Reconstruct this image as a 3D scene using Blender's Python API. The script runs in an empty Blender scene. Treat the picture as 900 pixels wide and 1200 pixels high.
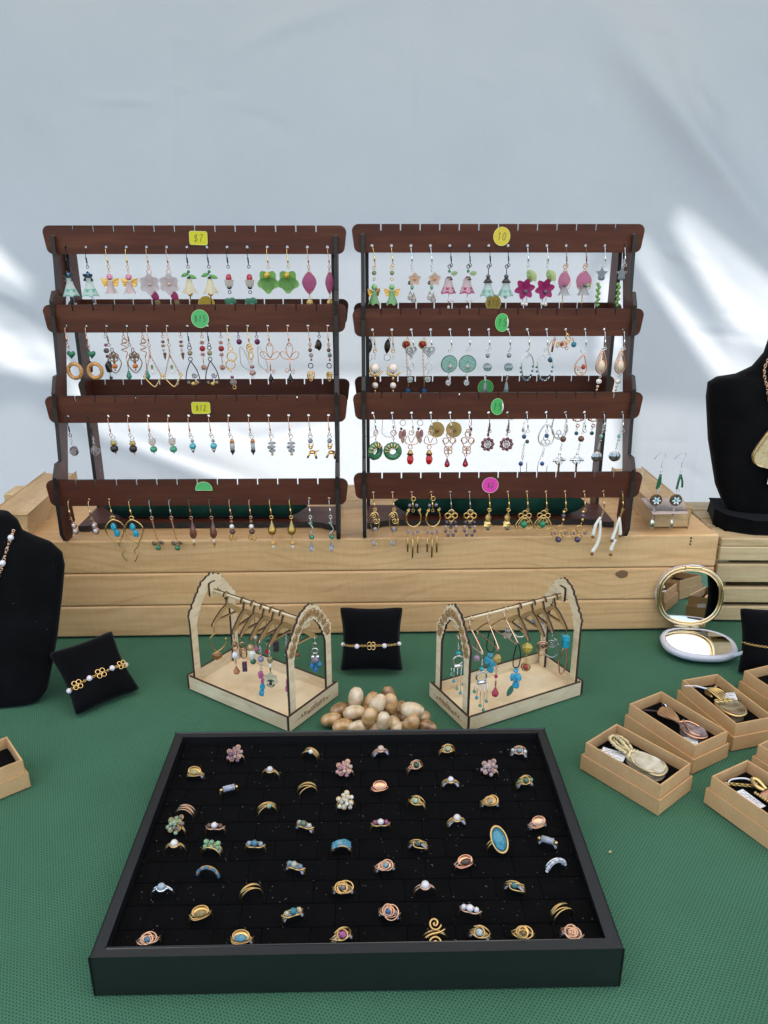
import bpy, bmesh, math, random
import numpy as np
from mathutils import Vector, Matrix, noise
from mathutils.geometry import tessellate_polygon
random.seed(7)
PI = math.pi
sc = bpy.context.scene
COL = sc.collection

# ------------------------------------------------------------------ camera
FPX, CAMH = 920.0, 0.479                     # focal length in px of a 900x1200 frame, eye height over the table top (z = 0)
PITCH = math.atan(324 / FPX)
cd = bpy.data.cameras.new('camera'); cam = bpy.data.objects.new('camera', cd); COL.objects.link(cam)
cam.location = (0, 0, CAMH); cam.rotation_euler = (PI / 2 - PITCH, 0, 0)
cd.sensor_fit = 'VERTICAL'; cd.sensor_height = 24.0; cd.lens = 24.0 * FPX / 1200
cd.clip_start = 0.01; cd.clip_end = 500
sc.camera = cam
# ------------------------------------------------------------------ world, sun, exposure
SUN_EL, SUN_AZ = 50.0, 20.0                  # the sun stands behind the tent wall, a little to the right (degrees from +Y towards +X)
w = bpy.data.worlds.new('World'); sc.world = w; w.use_nodes = True
nt = w.node_tree; bg = nt.nodes['Background']
sky = nt.nodes.new('ShaderNodeTexSky'); sky.sky_type = 'NISHITA'; sky.sun_disc = False
sky.sun_elevation = math.radians(SUN_EL); sky.sun_rotation = math.radians(SUN_AZ)
sky.altitude = 100; sky.air_density = 1.0; sky.dust_density = 2.0; sky.ozone_density = 1.0
nt.links.new(sky.outputs['Color'], bg.inputs['Color']); bg.inputs['Strength'].default_value = 0.13
sl = bpy.data.lights.new('sun', 'SUN'); sun = bpy.data.objects.new('sun', sl); COL.objects.link(sun)
sl.energy = 4.0; sl.angle = math.radians(0.6); sl.color = (1.0, 0.95, 0.88)
_e, _a = math.radians(SUN_EL), math.radians(SUN_AZ)
SUND = Vector((math.cos(_e) * math.sin(_a), math.cos(_e) * math.cos(_a), math.sin(_e)))   # towards the sun
sun.rotation_euler = SUND.to_track_quat('Z', 'Y').to_euler()
sun.location = (1, 4, 5)
vs = sc.view_settings
vs.view_transform = 'Standard'; vs.look = 'None'; vs.gamma = 1.0; vs.use_curve_mapping = False
vs.exposure = 1.72
cy = sc.cycles
cy.max_bounces = 8; cy.diffuse_bounces = 4; cy.glossy_bounces = 3; cy.transmission_bounces = 6; cy.transparent_max_bounces = 8
cy.use_denoising = True; cy.caustics_reflective = False; cy.caustics_refractive = False
cy.sample_clamp_indirect = 4.0

# ------------------------------------------------------------------ helpers
_c, _s = math.cos(PITCH), math.sin(PITCH)
def ray(u, v):
    x = (u - 450) / FPX; y = -(v - 600) / FPX
    return x, _c + y * _s, -_s + y * _c
def onz(u, v, z=0.0):
    r = ray(u, v); k = (z - CAMH) / r[2]
    return Vector((r[0] * k, r[1] * k, z))
def ony(u, v, Y):
    r = ray(u, v); k = Y / r[1]
    return Vector((r[0] * k, Y, CAMH + r[2] * k))

def lin(h):
    h = h[-6:]; o = []
    for i in (0, 2, 4):
        c = int(h[i:i + 2], 16) / 255
        o.append(c / 12.92 if c <= .04045 else ((c + .055) / 1.055) ** 2.4)
    return (*o, 1.0)

class M:
    def __init__(s): s.v = []; s.f = []; s.mi = []
    def add(s, vs, fs, mi=0):
        b = len(s.v); s.v += [tuple(p) for p in vs]
        for f in fs: s.f.append(tuple(i + b for i in f)); s.mi.append(mi)
        return s
    def xf(s, mat, start=0):
        for i in range(start, len(s.v)): s.v[i] = tuple(mat @ Vector(s.v[i]))
        return s
    def box(s, x0, x1, y0, y1, z0, z1, mi=0):
        return s.add([(x0, y0, z0), (x1, y0, z0), (x1, y1, z0), (x0, y1, z0), (x0, y0, z1), (x1, y0, z1), (x1, y1, z1), (x0, y1, z1)],
                     [(3, 2, 1, 0), (4, 5, 6, 7), (0, 1, 5, 4), (1, 2, 6, 5), (2, 3, 7, 6), (3, 0, 4, 7)], mi)
    def ell(s, c, rx, ry=None, rz=None, nu=10, nv=7):
        ry = rx if ry is None else ry; rz = rx if rz is None else rz
        vs = [(c[0], c[1], c[2] + rz)]; fs = []
        for j in range(1, nv):
            t = PI * j / nv
            for i in range(nu):
                a = 2 * PI * i / nu
                vs.append((c[0] + rx * math.sin(t) * math.cos(a), c[1] + ry * math.sin(t) * math.sin(a), c[2] + rz * math.cos(t)))
        vs.append((c[0], c[1], c[2] - rz)); L = len(vs) - 1
        for i in range(nu):
            k = (i + 1) % nu
            fs.append((0, 1 + i, 1 + k))
            for j in range(nv - 2): fs.append((1 + j * nu + i, 1 + (j + 1) * nu + i, 1 + (j + 1) * nu + k, 1 + j * nu + k))
            fs.append((L, 1 + (nv - 2) * nu + k, 1 + (nv - 2) * nu + i))
        return s.add(vs, fs)
    def tube(s, pts, r, n=6, closed=False, flat=1.0):
        pts = [Vector(p) for p in pts]; N = len(pts)
        rr = r if isinstance(r, (list, tuple)) else [r] * N
        vs = []; fs = []; up = None
        for i in range(N):
            if closed: t = pts[(i + 1) % N] - pts[i - 1]
            else: t = pts[min(i + 1, N - 1)] - pts[max(i - 1, 0)]
            if t.length < 1e-9: t = Vector((0, 0, 1))
            t.normalize()
            if up is None:
                up = Vector((0, 1, 0)) if abs(t.y) < .9 else Vector((1, 0, 0))
            up = up - t * up.dot(t)
            if up.length < 1e-6: up = t.orthogonal()
            up.normalize(); sd = t.cross(up)
            for k in range(n):
                a = 2 * PI * k / n
                vs.append(pts[i] + (up * math.cos(a) * flat + sd * math.sin(a)) * rr[i])
        for i in range(N if closed else N - 1):
            j = (i + 1) % N
            for k in range(n):
                l = (k + 1) % n
                fs.append((i * n + k, i * n + l, j * n + l, j * n + k))
        if not closed:
            fs.append(tuple(range(n))[::-1]); fs.append(tuple((N - 1) * n + k for k in range(n)))
        return s.add(vs, fs)
    def torus(s, c, R, r, ax='y', nu=16, nv=5, sx=1.0, sz=1.0, tilt=0.0):
        P = []
        for i in range(nu):
            a = 2 * PI * i / nu; p, q = R * sx * math.cos(a), R * sz * math.sin(a)
            if ax == 'y': P.append((c[0] + p, c[1] + q * tilt, c[2] + q))
            elif ax == 'z': P.append((c[0] + p, c[1] + q, c[2] + tilt * p))
            else: P.append((c[0], c[1] + p, c[2] + q))
        return s.tube(P, r, nv, True)
    def lathe(s, prof, c=(0, 0, 0), n=12, wob=None, ax='z'):
        vs = []; fs = []
        for j, (r, z) in enumerate(prof):
            for i in range(n):
                a = 2 * PI * i / n; q = r * (wob(j, a) if wob else 1)
                x, y = q * math.cos(a), q * math.sin(a)
                vs.append((c[0] + x, c[1] + y, c[2] + z) if ax == 'z' else (c[0] + z, c[1] + x, c[2] + y))
        for j in range(len(prof) - 1):
            for i in range(n):
                k = (i + 1) % n
                fs.append((j * n + i, j * n + k, (j + 1) * n + k, (j + 1) * n + i))
        if prof[0][0] > 1e-7: fs.append(tuple(range(n))[::-1])
        if prof[-1][0] > 1e-7: fs.append(tuple((len(prof) - 1) * n + i for i in range(n)))
        return s.add(vs, fs)
    def prism(s, loops, y0, y1, pl='xz', mside=0):
        """extrude a polygon (first loop outer, others holes) given in two axes along the third"""
        if not isinstance(loops[0][0], (list, tuple)): loops = [loops]
        def P(p, d):
            if pl == 'xz': return (p[0], d, p[1])
            if pl == 'xy': return (p[0], p[1], d)
            return (d, p[0], p[1])
        tri = tessellate_polygon([[Vector((p[0], p[1], 0)) for p in l] for l in loops])
        flat = [p for l in loops for p in l]; n = len(flat)
        s.add([P(p, y0) for p in flat] + [P(p, y1) for p in flat], [tuple(t) for t in tri] + [tuple(n + i for i in t[::-1]) for t in tri])
        o = 0; vs = []; fs = []
        for l in loops:
            m = len(l); b = len(vs)
            vs += [P(p, y0) for p in l] + [P(p, y1) for p in l]
            fs += [(b + i, b + (i + 1) % m, b + m + (i + 1) % m, b + m + i) for i in range(m)]
        return s.add(vs, fs, mside)

def mesh(name, mb, mats, smooth=False, bevel=0.0, recalc=True, seg=1):
    me = bpy.data.meshes.new(name)
    me.from_pydata(mb.v, [], mb.f)
    for m in (mats if isinstance(mats, (list, tuple)) else [mats]): me.materials.append(m)
    if any(mb.mi): me.polygons.foreach_set('material_index', mb.mi)
    if recalc or bevel:
        bm = bmesh.new(); bm.from_mesh(me)
        if bevel:
            bmesh.ops.remove_doubles(bm, verts=bm.verts, dist=1e-6)
            ed = [e for e in bm.edges if len(e.link_faces) == 2 and e.calc_face_angle(0) > .5]
            bmesh.ops.bevel(bm, geom=ed, offset=bevel, segments=seg, affect='EDGES', profile=.5)
        bmesh.ops.recalc_face_normals(bm, faces=bm.faces)
        bm.to_mesh(me); bm.free()
    if smooth: me.polygons.foreach_set('use_smooth', [True] * len(me.polygons))
    me.update()
    return me
def ob(name, mb, mats, parent=None, smooth=False, bevel=0.0, loc=None, rot=None, recalc=True, seg=1):
    me = mb if isinstance(mb, bpy.types.Mesh) else mesh(name, mb, mats, smooth, bevel, recalc, seg)
    o = bpy.data.objects.new(name, me); COL.objects.link(o)
    if parent is not None: o.parent = parent
    if loc is not None: o.location = loc
    if rot is not None: o.rotation_euler = rot
    return o
def tag(o, label, cat, group=None, kind=None):
    o['label'] = label; o['category'] = cat
    if group: o['group'] = group
    if kind: o['kind'] = kind
    return o
def thing(name, label, cat, loc=(0, 0, 0), rz=0.0, group=None, rot=None):
    o = bpy.data.objects.new(name, None); COL.objects.link(o); o.empty_display_size = .01
    o.location = loc; o.rotation_euler = rot or (0, 0, rz)
    return tag(o, label, cat, group)
def copy_thing(src, label, loc, rz=0.0):
    r = src.copy(); COL.objects.link(r); r['label'] = label; r.location = loc; r.rotation_euler = (0, 0, rz)
    for ch in list(src.children):
        c = ch.copy(); COL.objects.link(c); c.parent = r
        for g in list(ch.children):
            d = g.copy(); COL.objects.link(d); d.parent = c
    return r
def cat(pts, sub=4, closed=False):
    """Catmull-Rom curve through points"""
    P = [Vector(p) for p in pts]; n = len(P); out = []
    for i in range(n if closed else n - 1):
        g = (lambda k: P[k % n]) if closed else (lambda k: P[max(0, min(n - 1, k))])
        a, b, c, d = g(i - 1), g(i), g(i + 1), g(i + 2)
        for j in range(sub):
            t = j / sub
            out.append(.5 * ((2 * b) + (c - a) * t + (2 * a - 5 * b + 4 * c - d) * t * t + (3 * b - a - 3 * c + d) * t ** 3))
    if not closed: out.append(P[-1])
    return out
def rrect(x0, x1, z0, z1, r, n=4):
    o = []
    for cx, cz, a0 in ((x1 - r, z1 - r, 0), (x0 + r, z1 - r, PI / 2), (x0 + r, z0 + r, PI), (x1 - r, z0 + r, 1.5 * PI)):
        for i in range(n + 1):
            a = a0 + PI / 2 * i / n; o.append((cx + r * math.cos(a), cz + r * math.sin(a)))
    return o

# ------------------------------------------------------------------ materials
class NT:
    def __init__(s, m): s.t = m.node_tree; s.b = s.t.nodes['Principled BSDF']
    def n(s, typ, ins=None, **kw):
        nd = s.t.nodes.new('ShaderNode' + typ)
        for k, v in kw.items(): setattr(nd, k, v)
        for k, v in (ins or {}).items():
            if isinstance(v, tuple) and len(v) == 2 and hasattr(v[0], 'outputs'): s.t.links.new(v[0].outputs[v[1]], nd.inputs[k])
            elif hasattr(v, 'outputs'): s.t.links.new(v.outputs[0], nd.inputs[k])
            else: nd.inputs[k].default_value = v
        return nd
    def ramp(s, fac, stops):
        nd = s.t.nodes.new('ShaderNodeValToRGB'); s.t.links.new(fac.outputs[0], nd.inputs[0])
        el = nd.color_ramp.elements
        while len(el) < len(stops): el.new(.5)
        for e, (p, c) in zip(el, stops): e.position = p; e.color = c if len(c) == 4 else (*c, 1)
        return nd
    def math(s, op, a, b=0.0, c=None):
        nd = s.t.nodes.new('ShaderNodeMath'); nd.operation = op
        for i, v in enumerate((a, b, c)):
            if v is None: continue
            if hasattr(v, 'outputs'): s.t.links.new(v.outputs[0], nd.inputs[i])
            elif isinstance(v, tuple): s.t.links.new(v[0].outputs[v[1]], nd.inputs[i])
            else: nd.inputs[i].default_value = v
        return nd
    def base(s, nd): s.t.links.new(nd.outputs[0], s.b.inputs['Base Color'])
    def rough(s, nd): s.t.links.new(nd.outputs[0], s.b.inputs['Roughness'])
    def bump(s, h, strength=.3, dist=.001):
        nd = s.n('Bump', {'Height': h, 'Strength': strength, 'Distance': dist}); s.t.links.new(nd.outputs[0], s.b.inputs['Normal']); return nd
def newmat(name, color=(.5, .5, .5, 1), rough=.5, metal=0.0, **kw):
    m = bpy.data.materials.new(name); m.use_nodes = True; b = m.node_tree.nodes['Principled BSDF']
    b.inputs['Base Color'].default_value = color if len(color) == 4 else (*color, 1)
    b.inputs['Roughness'].default_value = rough; b.inputs['Metallic'].default_value = metal
    for k, v in kw.items(): b.inputs[k.replace('_', ' ')].default_value = v
    return m
def coords(t, scale=(1, 1, 1), rot=(0, 0, 0), out='Object'):
    tc = t.n('TexCoord'); return t.n('Mapping', {'Vector': (tc, out), 'Scale': scale, 'Rotation': rot})

def m_pine(name, ca, cb, cc, seed=0, along='x'):
    m = newmat(name, rough=.55); t = NT(m)
    info = t.n('ObjectInfo'); tc = t.n('TexCoord')
    off = t.n('VectorMath', {0: (tc, 'Object'), 1: t.n('CombineXYZ', {'X': t.math('MULTIPLY', (info, 'Random'), 13.0), 'Y': t.math('MULTIPLY', (info, 'Random'), 5.0), 'Z': t.math('MULTIPLY', (info, 'Random'), 29.0 + seed)})}, operation='ADD')
    sc_ = {'x': (1.6, 22, 22), 'y': (22, 1.6, 22), 'z': (22, 22, 1.6)}[along]
    mp = t.n('Mapping', {'Vector': off, 'Scale': sc_})
    warp = t.n('TexNoise', {'Vector': t.n('Mapping', {'Vector': off, 'Scale': (3, 6, 6)}), 'Scale': 1.0, 'Detail': 2.0})
    wv = t.n('VectorMath', {0: mp, 1: t.n('VectorMath', {0: (warp, 'Color'), 'Scale': 2.2}, operation='SCALE')}, operation='ADD')
    g = t.n('TexNoise', {'Vector': wv, 'Scale': 1.0, 'Detail': 5.0, 'Roughness': .6, 'Distortion': .6})
    r = t.ramp(g, [(.25, ca), (.5, cb), (.75, cc)])
    fine = t.n('TexNoise', {'Vector': t.n('Mapping', {'Vector': off, 'Scale': tuple(q * 7 for q in sc_)}), 'Scale': 1.0, 'Detail': 4.0})
    fr = t.ramp(fine, [(.35, (.86, .83, .80)), (.6, (1, 1, 1))])
    mx = t.n('Mix', {'Factor': .8, 6: r, 7: fr}, data_type='RGBA', blend_type='MULTIPLY')
    ln = t.n('TexWave', {'Vector': t.n('VectorMath', {0: t.n('Mapping', {'Vector': off, 'Scale': tuple(q * (.25 if q < 5 else 1) for q in sc_)}), 1: t.n('VectorMath', {0: (warp, 'Color'), 'Scale': 3.0}, operation='SCALE')}, operation='ADD'), 'Scale': .9, 'Distortion': 3.0, 'Detail': 4.0, 'Detail Scale': 1.5}, bands_direction='Z')
    lr = t.ramp(ln, [(.0, (.90, .84, .77)), (.12, (1, 1, 1)), (.8, (1, 1, 1)), (1.0, (.96, .94, .91))])
    m3 = t.n('Mix', {'Factor': .8, 6: (mx, 2), 7: lr}, data_type='RGBA', blend_type='MULTIPLY')
    saw = t.n('TexNoise', {'Vector': t.n('Mapping', {'Vector': off, 'Scale': (260, 260, 60)}), 'Scale': 1.0, 'Detail': 3.0})
    sr = t.ramp(saw, [(.35, (.945, .94, .935)), (.6, (1.01, 1.01, 1.01))])
    m4 = t.n('Mix', {'Factor': .7, 6: (m3, 2), 7: sr}, data_type='RGBA', blend_type='MULTIPLY')
    t.t.links.new(m4.outputs[2], t.b.inputs['Base Color'])
    t.bump(t.math('ADD', fine, saw), .35, .0007)
    return m
PINE = m_pine('pine', (.64, .375, .165), (.70, .435, .205), (.76, .505, .255))
PINE_Y = m_pine('pine_rail', (.52, .33, .155), (.62, .42, .21), (.69, .50, .28), 3, 'y')
PINE_PALE = m_pine('pale_pine', (.50, .36, .18), (.60, .45, .25), (.66, .52, .31), 5)
def m_mahog():
    m = newmat('mahogany', rough=.45, Specular_IOR_Level=.25); t = NT(m); info = t.n('ObjectInfo')
    mp = coords(t, (5, 60, 60)); off = t.n('VectorMath', {0: mp, 1: t.n('CombineXYZ', {'X': t.math('MULTIPLY', (info, 'Random'), 40.0)})}, operation='ADD')
    g = t.n('TexNoise', {'Vector': off, 'Scale': 1.5, 'Detail': 6.0, 'Roughness': .65})
    r = t.ramp(g, [(.3, (.050, .0130, .0080)), (.52, (.074, .0200, .0112)), (.72, (.108, .032, .0150))])
    t.base(r); big = t.n('TexNoise', {'Vector': coords(t, (9, 9, 9)), 'Scale': 1.0, 'Detail': 3.0})
    t.rough(t.ramp(big, [(.3, (.36, .36, .36)), (.7, (.58, .58, .58))])); t.bump(g, .12, .0005)
    return m
MAHOG = m_mahog()
MAHOG_EDGE = newmat('burnt_edge_dark', (.010, .008, .008, 1), .5)
def m_velvet(name, col, sheen=.25):
    m = newmat(name, col, .95); b = m.node_tree.nodes['Principled BSDF']; t = NT(m)
    b.inputs['Sheen Weight'].default_value = sheen; b.inputs['Sheen Roughness'].default_value = .4; b.inputs['Specular IOR Level'].default_value = .08
    n1 = t.n('TexNoise', {'Vector': coords(t), 'Scale': 900.0, 'Detail': 2.0}); n2 = t.n('TexNoise', {'Vector': coords(t), 'Scale': 28.0, 'Detail': 3.0})
    t.base(t.ramp(n2, [(.3, tuple(c * .6 for c in col[:3])), (.7, tuple(c * 1.5 for c in col[:3]))]))
    t.bump(n1, .4, .0006)
    return m
VELVET = m_velvet('black_velvet', (.0032, .0032, .0038, 1), .06)
VELVET_SOFT = m_velvet('black_foam', (.0022, .0022, .0025, 1), .012)
VELVET_GREEN = m_velvet('dark_green_velvet', (.006, .030, .022, 1), .08)
def m_tray():
    m = newmat('tray_leatherette', (.0075, .0075, .0085, 1), .33, Specular_IOR_Level=.75); t = NT(m)
    n1 = t.n('TexNoise', {'Vector': coords(t), 'Scale': 700.0, 'Detail': 3.0}); t.bump(n1, .35, .0004); return m
TRAYM = m_tray()
def m_cloth():
    m = newmat('green_spunbond', rough=.85, Specular_IOR_Level=.25); t = NT(m)
    mp = coords(t, (1 / .0026, 1 / .0046, 1), (0, 0, math.radians(8)))
    sp = t.n('SeparateXYZ', {0: mp})
    def dots(ox, oy):
        fx = t.math('SUBTRACT', t.math('FRACT', t.math('ADD', (sp, 'X'), ox)), .5)
        fy = t.math('SUBTRACT', t.math('FRACT', t.math('ADD', (sp, 'Y'), oy)), .5)
        d = t.math('SQRT', t.math('ADD', t.math('MULTIPLY', fx, fx), t.math('MULTIPLY', t.math('MULTIPLY', fy, fy), 2.6)))
        return d
    d = t.math('MINIMUM', dots(0, 0), dots(.5, .5))
    big = t.n('TexNoise', {'Vector': coords(t), 'Scale': 9.0, 'Detail': 4.0})
    fib = t.n('TexNoise', {'Vector': coords(t), 'Scale': 800.0, 'Detail': 2.0})
    dd = t.math('ADD', d, t.math('MULTIPLY', t.math('SUBTRACT', fib, .5), .16))
    mask = t.n('MapRange', {'Value': dd, 'From Min': .16, 'From Max': .36})
    cm = t.ramp(mask, [(0.0, (.022, .078, .047)), (1.0, (.056, .158, .092))])
    vr = t.ramp(big, [(.3, (.86, .88, .86)), (.7, (1.08, 1.06, 1.06))])
    mx = t.n('Mix', {'Factor': 1.0, 6: cm, 7: vr}, data_type='RGBA', blend_type='MULTIPLY')
    t.t.links.new(mx.outputs[2], t.b.inputs['Base Color'])
    t.bump(mask, .5, .0007)
    return m
CLOTH = m_cloth()
def m_kraft():
    m = newmat('kraft_card', rough=.75); t = NT(m)
    n1 = t.n('TexNoise', {'Vector': coords(t), 'Scale': 60.0, 'Detail': 5.0}); n2 = t.n('TexNoise', {'Vector': coords(t), 'Scale': 900.0, 'Detail': 3.0})
    mx = t.n('Mix', {'Factor': .5, 6: t.ramp(n1, [(.3, (.54, .315, .135)), (.7, (.63, .39, .18))]), 7: t.ramp(n2, [(.3, (.48, .275, .115)), (.7, (.68, .42, .20))])}, data_type='RGBA')
    t.t.links.new(mx.outputs[2], t.b.inputs['Base Color']); t.bump(n2, .2, .0003); return m
KRAFT = m_kraft()
def m_ply():
    m = newmat('laser_cut_ply', rough=.6); t = NT(m)
    n1 = t.n('TexNoise', {'Vector': coords(t, (40, 40, 160)), 'Scale': 1.0, 'Detail': 5.0, 'Distortion': .4})
    t.base(t.ramp(n1, [(.3, (.65, .49, .28)), (.5, (.75, .60, .385)), (.75, (.80, .67, .46))])); return m
PLY = m_ply()
HANGW = newmat('honey_hanger_ply', (.44, .275, .11, 1), .5)
CHAR = newmat('charred_edge', (.035, .016, .008, 1), .7)
ENGR = newmat('engraved_brown', (.20, .10, .04, 1), .7)
def m_tent(name, trans, ca, cb, ct):
    m = bpy.data.materials.new(name); m.use_nodes = True; t = NT(m); nt_ = m.node_tree
    out = nt_.nodes['Material Output']
    n1 = t.n('TexNoise', {'Vector': coords(t, (1, 1, 1)), 'Scale': 5.0, 'Detail': 6.0, 'Roughness': .6})
    n2 = t.n('TexNoise', {'Vector': coords(t, (60, 60, 8)), 'Scale': 1.0, 'Detail': 4.0})
    col = t.ramp(n1, [(.3, ca), (.7, cb)])
    bp = t.n('Bump', {'Height': t.math('ADD', n1, t.math('MULTIPLY', n2, .06)), 'Strength': .35, 'Distance': .012})
    d = t.n('BsdfDiffuse', {'Color': col, 'Normal': bp}); tr = t.n('BsdfTranslucent', {'Color': (*ct, 1), 'Normal': bp})
    g = t.n('BsdfGlossy', {'Color': (1, 1, 1, 1), 'Roughness': .35, 'Normal': bp})
    m1 = t.n('MixShader', {0: trans, 1: d, 2: tr}); m2 = t.n('MixShader', {0: .04, 1: m1, 2: g})
    nt_.links.new(m2.outputs[0], out.inputs['Surface']); nt_.nodes.remove(t.b); return m
def m_abalone():
    m = newmat('abalone', rough=.12, Coat_Weight=.5); t = NT(m)
    n1 = t.n('TexNoise', {'Vector': coords(t), 'Scale': 330.0, 'Detail': 4.0, 'Distortion': 2.5})
    t.base(t.ramp(n1, [(.25, (.03, .10, .14)), (.42, (.08, .30, .27)), (.55, (.30, .42, .36)), (.66, (.07, .22, .30)), (.8, (.42, .38, .36))])); return m
ABALONE = m_abalone()
TENT = m_tent('tent_fabric', .28, (.195, .228, .30), (.23, .262, .34), (.82, .86, .92)); CANOPY = m_tent('canopy_fabric', .62, (.70, .70, .70), (.76, .76, .75), (.90, .85, .78))
METALS = {'gold': ((.80, .52, .20, 1), .22), 'brass': ((.52, .33, .12, 1), .3), 'copper': ((.70, .38, .24, 1), .25), 'rose': ((.80, .52, .38, 1), .22),
          'agold': ((.60, .385, .15, 1), .28), 'arose': ((.62, .37, .24, 1), .28), 'silver': ((.74, .74, .75, 1), .2), 'steel': ((.40, .40, .41, 1), .3), 'gun': ((.045, .042, .045, 1), .35), 'bronze': ((.22, .12, .06, 1), .35)}
_mc = {}
def MT(k):
    """material by key: metal name, '#hex' glossy stone, '~hex' clear coloured acrylic, '^hex' pearl, '%hex' matte"""
    if not isinstance(k, str): return k
    if k in _mc: return _mc[k]
    if k in METALS:
        c, r = METALS[k]; m = newmat(k + '_metal', c, r, 1.0)
    elif k[0] == '#':
        m = newmat('stone_' + k[1:], lin(k), .16); t = NT(m); c = lin(k)
        n1 = t.n('TexNoise', {'Vector': coords(t), 'Scale': 420.0, 'Detail': 3.0, 'Distortion': 1.0})
        t.base(t.ramp(n1, [(.3, tuple(q * .55 for q in c[:3])), (.55, c[:3]), (.8, tuple(min(1, q * 1.5 + .03) for q in c[:3]))]))
    elif k[0] == '~':
        m = newmat('acrylic_' + k[1:], lin(k), .2); t = NT(m); c = lin(k)
        br = tuple(min(.95, q * 1.05 + .04) for q in c[:3])
        tl_ = t.n('BsdfTranslucent', {'Color': (*br, 1)}); tp = t.n('BsdfTransparent', {'Color': (*(q * .5 + .5 for q in br), 1)})
        m1 = t.n('MixShader', {0: .55, 1: t.b, 2: tl_}); m2 = t.n('MixShader', {0: .18, 1: m1, 2: tp})
        t.t.links.new(m2.outputs[0], t.t.nodes['Material Output'].inputs['Surface'])
    elif k[0] == '^':
        m = newmat('pearl_' + k[1:], lin(k), .18, Coat_Weight=.6, Sheen_Weight=.2)
    elif k[0] == '=':
        m = newmat('crystal_' + k[1:], lin(k), .04, Transmission_Weight=.75, IOR=1.55)
    else:
        m = newmat('matte_' + k[1:], lin(k), .75)
    _mc[k] = m; return m

# ================================================================== SETTING
GZ = -0.75
def ground():
    m = newmat('dry_grass', rough=.95); t = NT(m)
    n1 = t.n('TexNoise', {'Vector': coords(t), 'Scale': 3.0, 'Detail': 8.0}); n2 = t.n('TexNoise', {'Vector': coords(t), 'Scale': 120.0, 'Detail': 4.0})
    mx = t.n('Mix', {'Factor': .5, 6: t.ramp(n1, [(.3, (.10, .11, .045)), (.7, (.22, .19, .10))]), 7: t.ramp(n2, [(.3, (.05, .07, .02)), (.7, (.20, .20, .09))])}, data_type='RGBA')
    t.t.links.new(mx.outputs[2], t.b.inputs['Base Color'])
    o = ob('ground', M().add([(-200, -200, GZ), (200, -200, GZ), (200, 200, GZ), (-200, 200, GZ)], [(0, 1, 2, 3)]), m, recalc=False); o['kind'] = 'structure'
    return o
ground()
WALLY = 1.38
def fold(x, z):
    """slack of the hung sheet, metres of push towards the camera"""
    p = Vector((x, 0, z))
    return .010 * noise.noise(p * 1.6) + .0035 * noise.noise(Vector((x * 2.2 + z * 2.0, 3, z * 5.0 - x * 2.5)))
CREASES = [  # px polylines of folds in the hung sheet: points, height, half width
    ((-20, 325), (15, 345), (60, 372), .006, .012), ((-30, 360), (20, 400), (70, 470), .010, .030), ((-30, 250), (20, 300), (70, 420), .008, .035), ((0, 430), (30, 422), (66, 424), .002, .008), ((95, 116), (150, 117), (195, 121), .0022, .006),
    ((200, 60), (204, 120), (206, 250), .0016, .006), ((265, 62), (330, 30), (440, -5), .0030, .014), ((478, -10), (482, 90), (484, 230), .0018, .007), ((690, -20), (790, 120), (915, 300), .020, .045), ((730, 60), (820, 180), (915, 290), .010, .020),
    ((765, 288), (800, 300), (840, 318), .003, .006), ((795, 388), (850, 392), (905, 402), .0035, .005), ((830, 375), (858, 366), (880, 374), .003, .006), ((250, 500), (300, 515), (400, 490), .004, .012), ((745, 520), (775, 518), (815, 519), .0016, .005),
    ((60, 400), (130, 450), (210, 500), .007, .016), ((600, 395), (680, 405), (760, 430), .004, .010), ((560, 40), (566, 130), (568, 250), .0015, .006), ((200, 100), (225, 108), (250, 106), .0022, .006), ((110, 500), (200, 530), (330, 575), .008, .018),
    ((740, 290), (810, 370), (870, 450), .010, .022), ((780, 250), (850, 330), (910, 380), .008, .025), ((830, 470), (800, 540), (790, 600), .008, .030), ((0, 90), (60, 150), (90, 230), .003, .020), ((630, 20), (650, 120), (640, 230), .002, .012)]
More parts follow.
